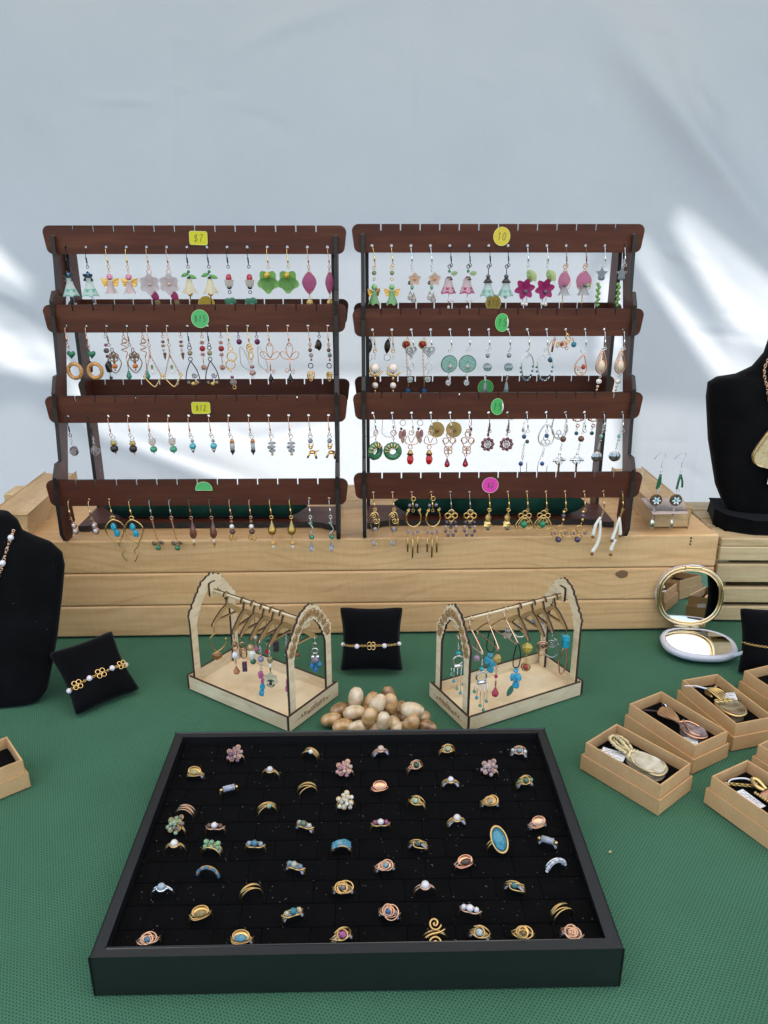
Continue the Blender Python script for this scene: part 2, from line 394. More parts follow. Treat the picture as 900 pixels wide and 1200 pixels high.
def tent_wall():
    xs = list(np.arange(-1.75, -.86, .045)) + list(np.arange(-.86, .96, .006)) + list(np.arange(.96, 1.93, .045))
    zs = list(np.arange(GZ + .02, -.12, .045)) + list(np.arange(-.12, .92, .006)) + list(np.arange(.92, 1.36, .022))
    nx, nz = len(xs), len(zs)
    XX, ZZ = np.meshgrid(np.array(xs), np.array(zs))
    H = np.array([[fold(x, z) for x in xs] for z in zs])
    lines = [([ony(u, v, WALLY) for u, v in c[:3]], c[3], c[4]) for c in CREASES]
    rnd = random.Random(4)
    for k in range(46):                                   # small random wrinkles
        u, v = rnd.uniform(-30, 930), rnd.uniform(-20, 620); a = rnd.uniform(-.5, 1.3); L_ = rnd.uniform(20, 90)
        P = [(u, v), (u + L_ * .5 * math.cos(a), v + L_ * .5 * math.sin(a) + rnd.uniform(-5, 5)), (u + L_ * math.cos(a), v + L_ * math.sin(a))]
        lines.append(([ony(q[0], q[1], WALLY) for q in P], rnd.choice((-1, 1)) * rnd.uniform(.0008, .0022), rnd.uniform(.005, .012)))
    for P, hh, wd in lines:
        best = np.full(XX.shape, 9.0); n = len(P) - 1; tt = np.zeros(XX.shape)
        for k, (a, b) in enumerate(zip(P, P[1:])):
            dx, dz = b.x - a.x, b.z - a.z
            t = np.clip(((XX - a.x) * dx + (ZZ - a.z) * dz) / (dx * dx + dz * dz), 0, 1)
            d = np.hypot(XX - a.x - t * dx, ZZ - a.z - t * dz)
            tt = np.where(d < best, (k + t) / n, tt); best = np.minimum(best, d)
        H = H + hh * np.exp(-(best / wd) ** 2) * (.15 + .85 * np.sin(np.pi * np.clip(tt, .04, .96)))
    vs = [(float(XX[j, i]), float(WALLY - H[j, i]), float(ZZ[j, i])) for j in range(nz) for i in range(nx)]
    fs = [(j * nx + i, j * nx + i + 1, (j + 1) * nx + i + 1, (j + 1) * nx + i) for j in range(nz - 1) for i in range(nx - 1)]
    o = ob('tent_wall', M().add(vs, fs), TENT, smooth=True, recalc=False)
    tag(o, 'white creased fabric tent wall hanging behind the table', 'tent wall')
tent_wall()
def canopy():
    mb = M(); vs = []; n = 24; z0 = 1.36
    for j in range(n + 1):
        for i in range(n + 1):
            x = -1.75 + 3.6 * i / n; y = -1.0 + 2.44 * j / n
            d = max(abs(x - .05) / 1.8, abs(y - .2) / 1.25)
            vs.append((x, y, z0 + .45 * (1 - d) - .02 * math.sin(PI * d) + .004 * noise.noise(Vector((x * 3, y * 3, 0)))))
    mb.add(vs, [(j * (n + 1) + i, j * (n + 1) + i + 1, (j + 1) * (n + 1) + i + 1, (j + 1) * (n + 1) + i) for j in range(n) for i in range(n)])
    o = ob('tent_canopy', mb, CANOPY, smooth=True, recalc=False)
    tag(o, 'white fabric canopy roof stretched over the whole stall', 'canopy')
canopy()
def sun_blocker():
    """added unseen sheet that throws the soft edged shade seen through the tent wall"""
    D = 1.5; k = D / SUND.y
    def pr(u, v):
        p = ony(u, v, WALLY); return (p.x + SUND.x * k, p.z + SUND.z * k)
    outer = [(-3.0, 1.75), (4.0, 1.75), (4.0, 4.15), (-3.0, 4.15)]
    zb = pr(450, 690)[1]; outer[0] = (-3.0, zb); outer[1] = (4.0, zb)
    holes = [[(-90, 230), (-20, 262), (52, 336), (-40, 318)], [(-90, 345), (-20, 350), (60, 392), (92, 440), (0, 430)],  # openings shaped to throw the sun patches on the tent wall
             [(70, 446), (720, 440), (738, 640), (380, 640), (250, 566), (110, 505)],
             [(738, 286), (752, 284), (836, 385), (905, 445), (905, 520), (840, 452)],
             [(782, 250), (806, 254), (925, 345), (925, 436), (862, 402)], [(700, 318), (728, 330), (735, 425), (700, 420)]]
    dimmers = [([(82, 296), (690, 296), (690, 432), (96, 440)], .30), ([(742, 470), (840, 480), (905, 530), (905, 640), (744, 640)], .38), ([(-90, 480), (30, 470), (100, 515), (240, 575), (300, 640), (-90, 640)], .22)]
    holes += [n[0] for n in dimmers]
    loops = [outer] + [[pr(*q) for q in h] for h in holes]
    root = thing('unseen_sun_blocker', 'unseen added sheet that blocks sun behind the white tent wall', 'sun blocker', (0, WALLY + D, GZ))  # added out of view, shades the tent wall from behind
    mt = newmat('blocker_grey', (.16, .17, .18, 1), .8)
    mb = M().prism(loops, -.002, .002); mb.v = [(a, b, c - GZ) for a, b, c in mb.v]
    ob('blocker_sheet', mb, mt, root)
    for poly, tr in dimmers:                                 # added part-clear panels, let some sun through to brighten the wall
        mn = bpy.data.materials.new('dimming_sheet'); mn.use_nodes = True; t = NT(mn)
        mxs = t.n('MixShader', {0: tr, 1: t.b, 2: t.n('BsdfTransparent')}); t.t.links.new(mxs.outputs[0], t.t.nodes['Material Output'].inputs['Surface'])
        t.b.inputs['Base Color'].default_value = (.16, .17, .18, 1)
        ob('dimming_panel', M().add([(pr(*q)[0], 0, pr(*q)[1] - GZ) for q in poly], [tuple(range(len(poly)))]), mn, root, recalc=False)
    for x in (-3.0, 4.0): ob('post', M().tube([(x, .03, 0), (x, .03, 4.95)], .025, 8), MT('steel'), root)  # posts of the added sun blocker
sun_blocker()

# table and cloth
def table():
    t = thing('folding_table', 'folding table hidden under the green cloth', 'table', (0, 0, GZ))
    ob('table_top', M().box(-.93, .93, .22, 1.18, .715, .747), newmat('table_plastic', (.6, .6, .58, 1), .5), t)
    for x in (-.85, .85):
        for y in (.29, 1.11): ob('leg', M().tube([(x, y, 0), (x, y, .715)], .014, 8), MT('steel'), t)
    nx, ny = 300, 190; vs = []
    X0, X1, Y0, Y1 = -.94, .94, .21, 1.19
    CR = [((-.9, .62), (.9, .655), .0009), ((.30, .2), (.33, .9), .0008), ((-.33, .2), (-.30, .9), .0008), ((-.9, .34), (.9, .325), .0008), ((.2, .50), (.5, .44), .0010), ((-.5, .55), (-.24, .47), .0010)]
    def z(x, y):
        h = .0012 * noise.noise(Vector((x * 6, y * 9, 1))) + .0006 * noise.noise(Vector((x * 22, y * 30, 5)))
        for (ax, ay), (bx, by), hh in CR:
            dx, dy = bx - ax, by - ay; t = max(0, min(1, ((x - ax) * dx + (y - ay) * dy) / (dx * dx + dy * dy)))
            h += hh * math.exp(-(math.hypot(x - ax - t * dx, y - ay - t * dy) / .007) ** 2)
        return min(h, .0013) * (1 if y < .86 else .3) - .0016
    for j in range(ny + 1):
        for i in range(nx + 1):
            x = X0 + (X1 - X0) * i / nx; y = Y0 + (Y1 - Y0) * j / ny; vs.append((x, y, z(x, y)))
    mb = M().add(vs, [(j * (nx + 1) + i, j * (nx + 1) + i + 1, (j + 1) * (nx + 1) + i + 1, (j + 1) * (nx + 1) + i) for j in range(ny) for i in range(nx)])
    def skirt(P):
        vs = []; fs = []; n = len(P)
        for q in range(9):
            f = q / 8
            for i, (x, y, nx_, ny_) in enumerate(P):
                wv = .018 * f * math.sin(i * .22) + .01 * f
                vs.append((x + nx_ * wv, y + ny_ * wv, z(x, y) - .68 * f))
        for q in range(8):
            for i in range(n - 1): fs.append((q * n + i, q * n + i + 1, (q + 1) * n + i + 1, (q + 1) * n + i))
        mb.add(vs, fs)
    skirt([(X0 + (X1 - X0) * i / nx, Y0, 0, -1) for i in range(nx + 1)])
    skirt([(X0, Y0 + (Y1 - Y0) * i / ny, -1, 0) for i in range(ny + 1)])
    skirt([(X1, Y0 + (Y1 - Y0) * i / ny, 1, 0) for i in range(ny + 1)])
    o = ob('tablecloth', mb, CLOTH, smooth=True, recalc=False)
    tag(o, 'green dimpled fabric cloth covering the whole table', 'tablecloth')
table()

# ------------------------------------------------------------------ wooden crates
def crate_big():
    r = thing('wooden_crate', 'long pine plank box carrying both earring racks', 'crate', (-.045, .8915, 0), math.radians(1.68))
    for z0, z1 in ((.001, .0431), (.0437, .0871), (.0877, .131)):
        ob('plank', M().box(-.46, .46, 0, .018, z0, z1), PINE, r, bevel=.0026, seg=3)
    for y0, y1 in ((.0184, .082), (.0836, .147), (.1486, .212)):
        ob('top_plank', M().box(-.459, .459, y0, y1, .112, .1294), PINE, r, bevel=.0012)
    for x in (-.4575, .4395): ob('end_panel', M().box(x, x + .018, .0188, .21, .001, .1115), PINE_Y, r)
    ob('back_panel', M().box(-.459, .459, .2125, .228, .001, .128), PINE, r)
    for x0, x1 in ((-.437, -.393), (.386, .430)):          # rails across the lid, round lower corner at the front end
        y0, y1 = .026, .205
        prof = [(y0, .131), (y0 + .012, .1296), (y1, .1296), (y1, .157), (y0, .157)]
        ob('rail', M().prism([prof], x0, x1, 'yz'), PINE_Y, r, bevel=.0022, seg=2)
    ob('block', M().box(-.475, -.44, .15, .19, .1296, .143), PINE_Y, r, bevel=.001)
    for dz in (.1175, .1215, .1255): ob('staple', M().box(.4235, .4255, -.0004, .001, dz, dz + .0022), MAHOG_EDGE, r)
    kn = M(); kn.prism([[(.343 + .0075 * math.cos(a * PI / 8) * (1 + .15 * math.sin(a)), .079 + .0055 * math.sin(a * PI / 8)) for a in range(16)]], -.0003, .001)
    ob('knot', kn, newmat('pine_knot', (.19, .10, .045, 1), .6), r)
crate_big()
def crate_small():
    r = thing('slatted_crate', 'pale slatted pine crate under the right necklace bust', 'crate', (.428, .9276, 0), math.radians(-.8))
    for z0, z1 in ((.001, .0213), (.0270, .0485), (.0560, .0810), (.0862, .1052)):
        ob('slat', M().box(0, .36, 0, .008, z0, z1), PINE_PALE, r, bevel=.0012)
    for y0, y1 in ((.001, .043), (.047, .076), (.080, .108), (.112, .147)):
        ob('top_slat', M().box(.0005, .36, y0, y1, .1056, .1164), PINE_PALE, r, bevel=.0012)
    for x in (.001, .34): ob('end_panel', M().box(x, x + .018, .0115, .146, .001, .1052), PINE_PALE, r)
    ob('back_panel', M().box(.0195, .3395, .136, .146, .001, .1052), PINE_PALE, r)
    ob('floor_panel', M().box(.0195, .3395, .0115, .1355, .001, .008), PINE_PALE, r)
crate_small()
CT = .1300     # lid of the big crate

# ------------------------------------------------------------------ earring racks
def rack(which, X, W, YB, YT, rows, yaw):
    """rows: (v top, v bottom) of the four front boards in the photo; returns hole positions"""
    r = thing('earring_rack', 'dark mahogany tiered earring rack standing on the %s of the long crate' % which, 'earring rack', (X, YB, CT), yaw, 'tiered earring racks')
    cz, cs = math.cos(yaw), math.sin(yaw)
    def world(x, y, z): return Vector((X + x * cz - y * cs, YB + x * cs + y * cz, CT + z))
    NH = 14; mx = W * 24 / 353; px_ = (W - mx * 1.94) / (NH - 1)
    holes_x = [-W / 2 + mx + px_ * i for i in range(NH)]
    H = .0318; tiers = []
    n = len(rows)
    for i, (va, vb) in enumerate(rows):
        f = i / (n - 1); y = YT - YB + (0 - (YT - YB)) * f
        z = (ony(450, va, YB + y).z + ony(450, vb, YB + y).z) / 2 - CT
        tiers.append((y, z))
    def board(y, z, name, thick=.0036):
        x0, x1, z0, z1 = -W / 2, W / 2, z - H / 2, z + H / 2; R = .0078
        out = []
        corner = lambda cx, cz_, a0: [(cx + R * math.cos(a0 + PI / 2 * k / 5), cz_ + R * math.sin(a0 + PI / 2 * k / 5)) for k in range(6)]
        out += corner(x1 - R, z1 - R, 0)
        for i in range(NH - 2, -1, -1):
            xm = (holes_x[i] + holes_x[i + 1]) / 2 - .001; hw = .00085
            out += [(xm + hw, z1), (xm + hw * .9, z1 - .0072), (xm - hw * .9, z1 - .0072), (xm - hw, z1)]
        out += corner(x0 + R, z1 - R, PI / 2) + corner(x0 + R + .002, z0 + R, PI) + corner(x1 - R - .002, z0 + R, 1.5 * PI)
        hl = [[(hx + .0018 * math.cos(a * PI / 4), z0 + .0078 + .0018 * math.sin(a * PI / 4)) for a in range(8)] for hx in holes_x]
        ob(name, M().prism([out] + hl, y, y + thick, 'xz', 1), [MAHOG, MAHOG_EDGE], r)
    for y, z in tiers: board(y, z, 'front_board')
    YBK = .142
    for y, z in tiers[1:3]: board(YBK, z, 'back_board')
    # stepped front legs, upright back legs
    for sx in (-1, 1):
        x = sx * (W / 2 - .0125)
        P = []
        P.append((tiers[0][0] - .001, tiers[0][1] + .004))
        for i, (y, z) in enumerate(tiers):
            zb = z - H / 2
            P += [(y - .0062, z + .004), (y - .0062, zb - .004)]
            if i < n - 1:
                y2, z2 = tiers[i + 1]; zm = (zb + z2 + H / 2) / 2
                ym = (y + y2) / 2
                P += [(ym + .004, zm - .012), (ym + .0035, zm - .0125), (ym - .0085, zm - .0124), (y2 - .004, z2 + H / 2 + .004), (y2 - .002, z2 + .005)]
        y4, z4 = tiers[-1]
        P += [(y4 - .0062, .014), (y4 + .001, .003), (y4 + .0095, .0), (y4 + .018, .0), (y4 + .034, .018)]
        P += [(y4 + .028 + .0, z4), (tiers[2][0] + .028, tiers[2][1]), (tiers[1][0] + .030, tiers[1][1]), (tiers[0][0] + .034, tiers[0][1]), (tiers[0][0] + .030, tiers[0][1] + .012), (tiers[0][0] + .004, tiers[0][1] + .012)]
        ob('front_leg', M().prism([P], x - .0022, x + .0022, 'yz', 1), [MAHOG, MAHOG_EDGE], r)
        zt = tiers[0][1]
        Q = [(.112, 0), (.138, 0), (.1415, .02), (.1415, zt + .012), (.118, zt + .012), (.112, zt - .03)]
        ob('back_leg', M().prism([Q], x - .0022 - sx * .0046, x + .0022 - sx * .0046, 'yz', 1), [MAHOG, MAHOG_EDGE], r)
    # base shelf with scalloped front corners
    hw = W / 2 - .0155; y0, y1 = .050, .110
    sh = [(-hw, y1), (-hw, y0 - .012), (-hw + .012, y0 - .010), (-hw + .020, y0 - .003), (-hw + .032, y0), (hw - .032, y0), (hw - .020, y0 - .003), (hw - .012, y0 - .010), (hw, y0 - .012), (hw, y1)]
    ob('base_shelf', M().prism([sh], .0008, .0078, 'xy', 1), [MAHOG, MAHOG_EDGE], r)
    def hole(row, i, back=False):
        y, z = tiers[row]
        return world(holes_x[i], (YBK if back else y), z - H / 2 + .0070)
    def face(row, x, dz):
        y, z = tiers[row]; return world(x, y, z + dz)
    def atu(row, u, back=True):
        y, z = tiers[row]; Yw = YB + (YBK if back else y)
        p = world(0, YBK if back else y, z - H / 2 + .007)
        xx = ony(u, 400, Yw).x
        # same depth relation as the board itself
        d = p.y * _c - (p.z - CAMH) * _s
        return Vector(((u - 450) / FPX * d, p.y + (0 if not back else 0), p.z))
    return dict(root=r, hole=hole, face=face, atu=atu, tiers=tiers, yaw=yaw, X=X, W=W, YBK=YBK, YB=YB)
RL = rack('left', -.2190, .3530, .8795, .9720, [(265, 297), (358, 388.5), (465, 494), (563.5, 591)], math.radians(1.0))
RR = rack('right', .1355, .3430, .8900, .9740, [(263.5, 295), (363, 393), (461.5, 490), (555.5, 582.5)], math.radians(1.0))

def green_cushion(rk, u0, u1, txt):
    cx = (ony(u0, 600, .965).x + ony(u1, 600, .965).x) / 2; L = abs(ony(u1, 600, .965).x - ony(u0, 600, .965).x)
    R = .0145; prof = []
    for k in range(21):
        f = k / 20; e = min(f, 1 - f) * 2
        prof.append((max(.0004, R * min(1, (e * 5) ** .6) * (1 + .05 * noise.noise(Vector((f * 9, u0, 0))))), (f - .5) * L))
    mb = M().lathe(prof, (0, 0, 0), 14, ax='x')
    o = ob('rolled_cushion', mb, VELVET_GREEN, smooth=True, loc=(cx, rk['YB'] + .073, CT + .0078 + R * .97))
    tag(o, 'dark green velvet roll lying on the base of the %s rack' % txt, 'cushion', 'green velvet rolls')
green_cushion(RL, 124, 362, 'left'); green_cushion(RR, 460, 687, 'right')

# handwriting strokes for the price stickers
GLY = {'$': [[(.75, .8), (.3, .85), (.2, .6), (.75, .4), (.7, .15), (.15, .12)], [(.5, 1.05), (.42, -.08)]], '1': [[(.35, .8), (.55, 1), (.42, 0)]],
       '5': [[(.85, 1), (.35, .95), (.25, .58), (.65, .6), (.75, .3), (.5, .05), (.15, .1)]], '0': [[(.5, 1), (.2, .6), (.25, .1), (.55, 0), (.8, .4), (.75, .85), (.5, 1)]],
       '7': [[(.15, .95), (.85, 1), (.5, .5), (.4, 0)]], '2': [[(.2, .8), (.5, 1), (.8, .75), (.5, .4), (.15, .03), (.9, .05)]], '.': [[(.4, .05), (.5, 0)]], '/': [[(.8, 1), (.2, 0)]]}
def writing(text, h, r, slant=.15):
    mb = M(); x = 0; wv = h * .62
    big = len(text)
    for ch in text:
        for st in GLY[ch]:
            P = cat([(x + (p[0] + slant * p[1]) * wv, 0, p[1] * h) for p in st], 3)
            mb.tube(P, r, 4, flat=.25)
        x += wv * 1.08
    for i, (a, b, c) in enumerate(mb.v): mb.v[i] = (a - x / 2, b, c - h / 2)
    return mb
def sticker(P, shape, sx, sz, color, text, label, rot=0.0, peel=False, h=.0085):
    if shape == 'round':
        pts = [(sx * math.cos(a * PI / 16), sz * math.sin(a * PI / 16)) for a in range(32)]
        if not text and '_half' in label.replace('half covered', '_half'): pts = [(p[0], max(p[1], -sz * .12)) for p in pts]
        if peel: pts = [(min(p[0], sx * .72), p[1]) for p in pts]
    else: pts = rrect(-sx, sx, -sz, sz, .0022, 3)
    c = lin(color)
    o = ob('price_sticker', M().prism([pts], -.0003, .0003), newmat('sticker_' + color[1:], c, .65), loc=P, rot=(0, rot, 0))
    tag(o, label, 'price sticker', 'hand written price stickers')
    ed = M().tube([(p[0] * .985, -.0003, p[1] * .985) for p in pts], .00035, 4, True, flat=.4)
    ob('pale_rim', ed, newmat('sticker_rim', (c[0] * .5 + .35, c[1] * .5 + .33, c[2] * .5 + .2, 1), .6), o)
    if peel: ob('peeled_edge', M().tube(cat([(sx * .72, -.0008, -sz * .65), (sx * .80, -.0022, 0), (sx * .72, -.0008, sz * .6)], 4), [.0002] * 2 + [.0009] * 5 + [.0002] * 2, 5), MT('%e8e4dc'), o)
    if text: ob('lettering', writing(text, h, .00029), newmat('ink', (.06, .05, .07, 1), .6), o, loc=(0, -.00045, 0))
    return o
def st(rk, row, u, v, back=False, **k):
    y, z = rk['tiers'][row]; Y = rk['YB'] + (rk['YBK'] if back else y) - .0012
    Y += (ony(u, v, Y).x - rk['X']) * math.sin(rk['yaw'])
    return sticker(ony(u, v, Y), **k)
st(RL, 0, 232.5, 279, shape='rect', sx=.0105, sz=.0075, color='#c6c01a', text='$7', label='yellow square price sticker on the top board of the left rack', rot=.03)
st(RL, 1, 242, 357, True, shape='round', sx=.0105, sz=.0105, color='#b99b32', text='', label='mustard round sticker peeking over the second board of the left rack')
st(RL, 1, 234.5, 373.5, shape='round', sx=.0102, sz=.0104, color='#4fae66', text='$15', label='green round price sticker on the second board of the left rack', h=.0072)
st(RL, 2, 235.5, 478, shape='rect', sx=.0108, sz=.0068, color='#c6c01a', text='$12', label='yellow square price sticker on the third board of the left rack', h=.0065)
st(RL, 3, 239, 573.5, shape='round', sx=.0100, sz=.0095, color='#4fae66', text='', label='half covered green sticker on the bottom board of the left rack')
st(RR, 0, 588, 277, shape='round', sx=.0098, sz=.0104, color='#cdb93a', text='10', label='yellow round price sticker on the top board of the right rack', h=.0082)
st(RR, 1, 578, 355, True, shape='round', sx=.0098, sz=.0104, color='#a8913a', text='$10', label='mustard round ten dollar sticker on the rear board of the right rack', h=.0075)
st(RR, 1, 588.5, 378, shape='round', sx=.0082, sz=.0104, color='#44ad5a', text='15', label='green oval price sticker on the second board of the right rack', peel=True)
st(RR, 2, 569, 454, True, shape='round', sx=.0102, sz=.0102, color='#3f9f52', text='', label='green round sticker on the rear board behind the grey tassel earring')
st(RR, 2, 583, 476.5, shape='round', sx=.0078, sz=.0098, color='#44ad5a', text='15', label='green peeling price sticker on the third board of the right rack', peel=True)
st(RR, 3, 574.5, 568.5, shape='round', sx=.0098, sz=.0096, color='#d93fa4', text='$2', label='pink round price sticker on the bottom board of the right rack', h=.0062)

# ================================================================== EARRINGS
# every element is given in millimetres below the hole: x to the right, z downwards; y is towards the board
YH = -3.2
def _p(x, z, y=0): return (x, YH + y, -z)
def e_bead(x, z, rx, rz, mat, name='bead', y=0): return name, M().ell(_p(x, z, y), rx * .92, rx * .92, rz * .92), mat, True
def e_fac(x, z, rx, rz, mat, name='crystal', y=0): return name, M().ell(_p(x, z, y), rx * .92, rx * .92, rz * .95, 7, 4), mat, False
def e_ring(x, z, R, r, mat, sx=1, sz=1, name='ring'): return name, M().torus(_p(x, z), R, r, 'y', 18, 5, sx, sz), mat, True
def e_links(x0, z0, x1, z1, mat, n=None, R=1.1, name='chain'):
    L = math.hypot(x1 - x0, z1 - z0); n = n or max(2, int(L / (R * 1.7))); mb = M()
    for i in range(n):
        f = (i + .5) / n; c = _p(x0 + (x1 - x0) * f, z0 + (z1 - z0) * f)
        mb.torus(c, R, .32, 'y' if i % 2 else 'x', 8, 4)
    return name, mb, mat, True
def e_wire(pts, r, mat, sub=4, closed=False, name='wire_frame'): return name, M().tube(cat([_p(*p) for p in pts], sub, closed), r, 5, closed), mat, True
def e_bell(x, z0, z1, r0, r1, mat, n=6, name='flower_bell', flare=1.0):
    prof = []; h = z1 - z0
    for k in range(7):
        f = k / 6; prof.append((r0 + (r1 - r0) * (f ** 1.7) * flare, -h * f))
    wob = lambda j, a: 1 + (.16 * (j / 6) ** 2) * math.cos(n * a)
    mb = M().lathe(prof, _p(x, z0), 18, wob)
    mb.f = [f for f in mb.f if len(f) == 4]; mb.mi = [0] * len(mb.f)
    k = len(mb.v) - 18
    for i in range(18):
        a = 2 * PI * i / 18; v = mb.v[k + i]; mb.v[k + i] = (v[0], v[1], v[2] - .09 * h * math.cos(n * a))
    return name, mb, mat, True
def e_petals(x, z, R, n, mat, name='flower', w=.42, a0=90, th=.12, y=0):
    """n thin cupped petals about a centre"""
    mb = M(); N = 5
    for i in range(n):
        a = math.radians(a0) + 2 * PI * i / n; s = len(mb.v); vs = []; fs = []
        for k in range(N + 1):
            f = k / N; hw = R * w * (math.sin(PI * min(1, f * .86 + .08)) ** .75)
            for q in (-1, -.4, .4, 1): vs.append((f * R, -R * (.10 + .22 * f * f * (1 if i % 2 else .6)) - abs(q) * R * .10 * math.sin(f * 3), q * hw))
        for k in range(N):
            for q in range(3): fs.append((4 * k + q, 4 * k + q + 1, 4 * k + q + 5, 4 * k + q + 4))
        b = len(vs); vs += [(p[0], p[1] + R * .06, p[2]) for p in vs]
        fs += [tuple(t + b for t in f[::-1]) for f in fs]
        mb.add(vs, fs)
        mb.xf(Matrix.Translation(Vector(_p(x, z, y))) @ Matrix.Rotation(-a, 4, 'Y'), s)
    return name, mb, mat, True
def e_leaf(x, z, L, w, ang, mat, name='leaf', y=0):
    a = math.radians(ang); mb = M(); N = 6; vs = []; fs = []
    for i in range(N + 1):
        f = i / N; hw = w * math.sin(PI * min(1, f * .92 + .05)) ** .8
        for q in (-1, 0, 1): vs.append((f * L, -.6 * (1 - abs(q)) - .8 * math.sin(f * PI), q * hw))
    for i in range(N):
        for q in (0, 1): fs.append((3 * i + q, 3 * i + q + 1, 3 * i + q + 4, 3 * i + q + 3))
    b = len(vs); vs2 = [(p[0], p[1] + .7, p[2]) for p in vs]
    mb.add(vs + vs2, fs + [tuple(i + b for i in f[::-1]) for f in fs])
    mb.xf(Matrix.Translation(Vector(_p(x, z, y))) @ Matrix.Rotation(a, 4, 'Y'))
    return name, mb, mat, True
def e_wing(x, z, w, h, sgn, mat): 
    P = [(0, 0), (w * .35, h * .42), (w, h * .5), (w * .92, 0), (w * .7, -h * .5), (w * .3, -h * .42)]
    mb = M().prism([[(p[0] * sgn, p[1]) for p in P]], -.5, .5); mb.xf(Matrix.Translation(Vector(_p(x, z, 1))))
    s = len(mb.v)
    for k in range(3): mb.tube([(x + sgn * w * .08, YH + .2, -z), (x + sgn * w * (.9 - .1 * k), YH + .2, -z + h * (.4 - .38 * k))], .35, 4)
    return 'wing', mb, mat, False
def e_disc(x, z, R, th, mat, name='disc', sx=1.0): return name, M().prism([[(x + R * sx * math.cos(a * PI / 12), -z + R * math.sin(a * PI / 12)) for a in range(24)]], YH - th / 2, YH + th / 2), mat, False
def e_donut(x, z, R, r, mat, sx=1.0, name='donut'): return name, M().torus(_p(x, z), R, r, 'y', 22, 8, sx), mat, True
def e_heart(x, z, s, mat, hollow=False, name='heart'):
    P = []
    for k in range(28):
        t = 2 * PI * k / 28
        P.append((x + s * 16 * math.sin(t) ** 3 / 17, -z + s * (13 * math.cos(t) - 5 * math.cos(2 * t) - 2 * math.cos(3 * t) - math.cos(4 * t)) / 17))
    mb = M()
    if hollow:
        mb.tube([(p[0], YH, p[1]) for p in P], s * .13, 5, True)
        for k, (dx, dz, R) in enumerate(((-.4, .25, .3), (.4, .25, .3), (0, -.2, .3), (-.15, .05, .2), (.2, -.05, .2), (0, -.55, .18))):
            mb.torus((x + dx * s, YH, -z + dz * s), R * s, s * .085, 'y', 10, 4)
    else:
        n = len(P); c = Vector((x, YH, -z))
        vs = [(p[0], YH, p[1]) for p in P]
        for q, (f, dy) in enumerate(((.8, -s * .28), (.45, -s * .42))): vs += [(x + (p[0] - x) * f, YH + dy, -z + (p[1] + z) * f) for p in P]
        vs.append((x, YH - s * .46, -z)); fs = []
        for L in range(2): fs += [(L * n + i, L * n + (i + 1) % n, (L + 1) * n + (i + 1) % n, (L + 1) * n + i) for i in range(n)]
        fs += [(2 * n + i, 2 * n + (i + 1) % n, 3 * n) for i in range(n)]; fs.append(tuple(range(n))[::-1]); mb.add(vs, fs)
    return name, mb, mat, True
def e_drop(x, z, w, h, mat, fac=False, name='drop'):
    """teardrop, point at the top, z = top"""
    prof = [(.02, 0), (w * .22, -h * .18), (w * .55, -h * .42), (w * .95, -h * .68), (w * .85, -h * .86), (w * .45, -h * .97), (.02, -h)]
    return name, M().lathe(prof, _p(x, z), 7 if fac else 12), mat, not fac
def e_bar(x, z0, z1, r, mat, dx=0, name='bar'): return name, M().tube([_p(x, z0), _p(x + dx, z1)], r, 6), mat, True
def e_spiral(x, z, R, turns, r, mat, a0=0, name='spiral'):
    n = int(12 * turns); P = []
    for i in range(n + 1):
        f = i / n; a = math.radians(a0) + 2 * PI * turns * f; P.append((x + R * f * math.cos(a), YH - .4, -z + R * f * math.sin(a)))
    return name, M().tube(P, r, 5), mat, True
def e_tusk(pts, r0, r1, mat, name='tusk'):
    P = cat([_p(*p) for p in pts], 4); n = len(P)
    return name, M().tube(P, [r0 + (r1 - r0) * i / (n - 1) for i in range(n)], 7), mat, True
def e_cube(x, z, a, mat, name='cube_bead'): return name, M().box(x - a, x + a, YH - a, YH + a, -z - a, -z + a), mat, False
def e_star(x, z, R, mat, n=5, name='star'):
    P = [((R if k % 2 == 0 else R * .5) * math.sin(k * PI / n) + x, -z + (R if k % 2 == 0 else R * .5) * math.cos(k * PI / n)) for k in range(2 * n)]
    return name, M().prism([P], YH - 1, YH + 1), mat, False
def e_loops(x, z, R, n, r, mat, a0=90, name='wire_flower', d=1.0):
    """n round wire loops about a centre"""
    mb = M()
    for i in range(n):
        a = math.radians(a0) + 2 * PI * i / n
        mb.torus((x + math.cos(a) * R * 1.15 * d, YH, -z + math.sin(a) * R * 1.15 * d), R, r, 'y', 12, 4)
    return name, mb, mat, True
def e_cone(x, z0, z1, r0, r1, mat, name='cone'): return name, M().lathe([(r0, 0), (r1, -(z1 - z0))], _p(x, z0), 9), mat, True
def e_chip(x, z, rx, rz, mat, seed=1, name='nugget'):
    mb = M().ell(_p(x, z), rx, rx * .7, rz, 7, 5)
    for i, v in enumerate(mb.v):
        k = 1 + .32 * noise.noise(Vector((v[0] * .5 + seed * 7, v[1] * .5, v[2] * .5))); c = _p(x, z)
        mb.v[i] = (c[0] + (v[0] - c[0]) * k, c[1] + (v[1] - c[1]) * k, c[2] + (v[2] - c[2]) * k)
    return name, mb, mat, False
def e_hook(metal, x=1.5, top=0):
    mb = M()
    mb.tube(cat([(.2, 6, -7), (0, 5.2, -2), (0, 2.6, -.6), (0, -.6, -.8), (0, -2.2, -3.2), (x * .4, -3, -9), (x * .9, -3.2, -15), (x, -3.2, -19)], 3), .42, 5)
    mb.tube([(x * .55, -3.1, -10.5), (x * .95, -3.2, -16.5)], .85, 6)
    mb.torus((x, -3.2, -20.6), 1.7, .38, 'y', 10, 4)
    return 'ear_wire', mb, metal, True
def e_ball(x, z, mat='silver'): return 'stud', M().ell((x, -1.2, -z), 1.4), mat, True

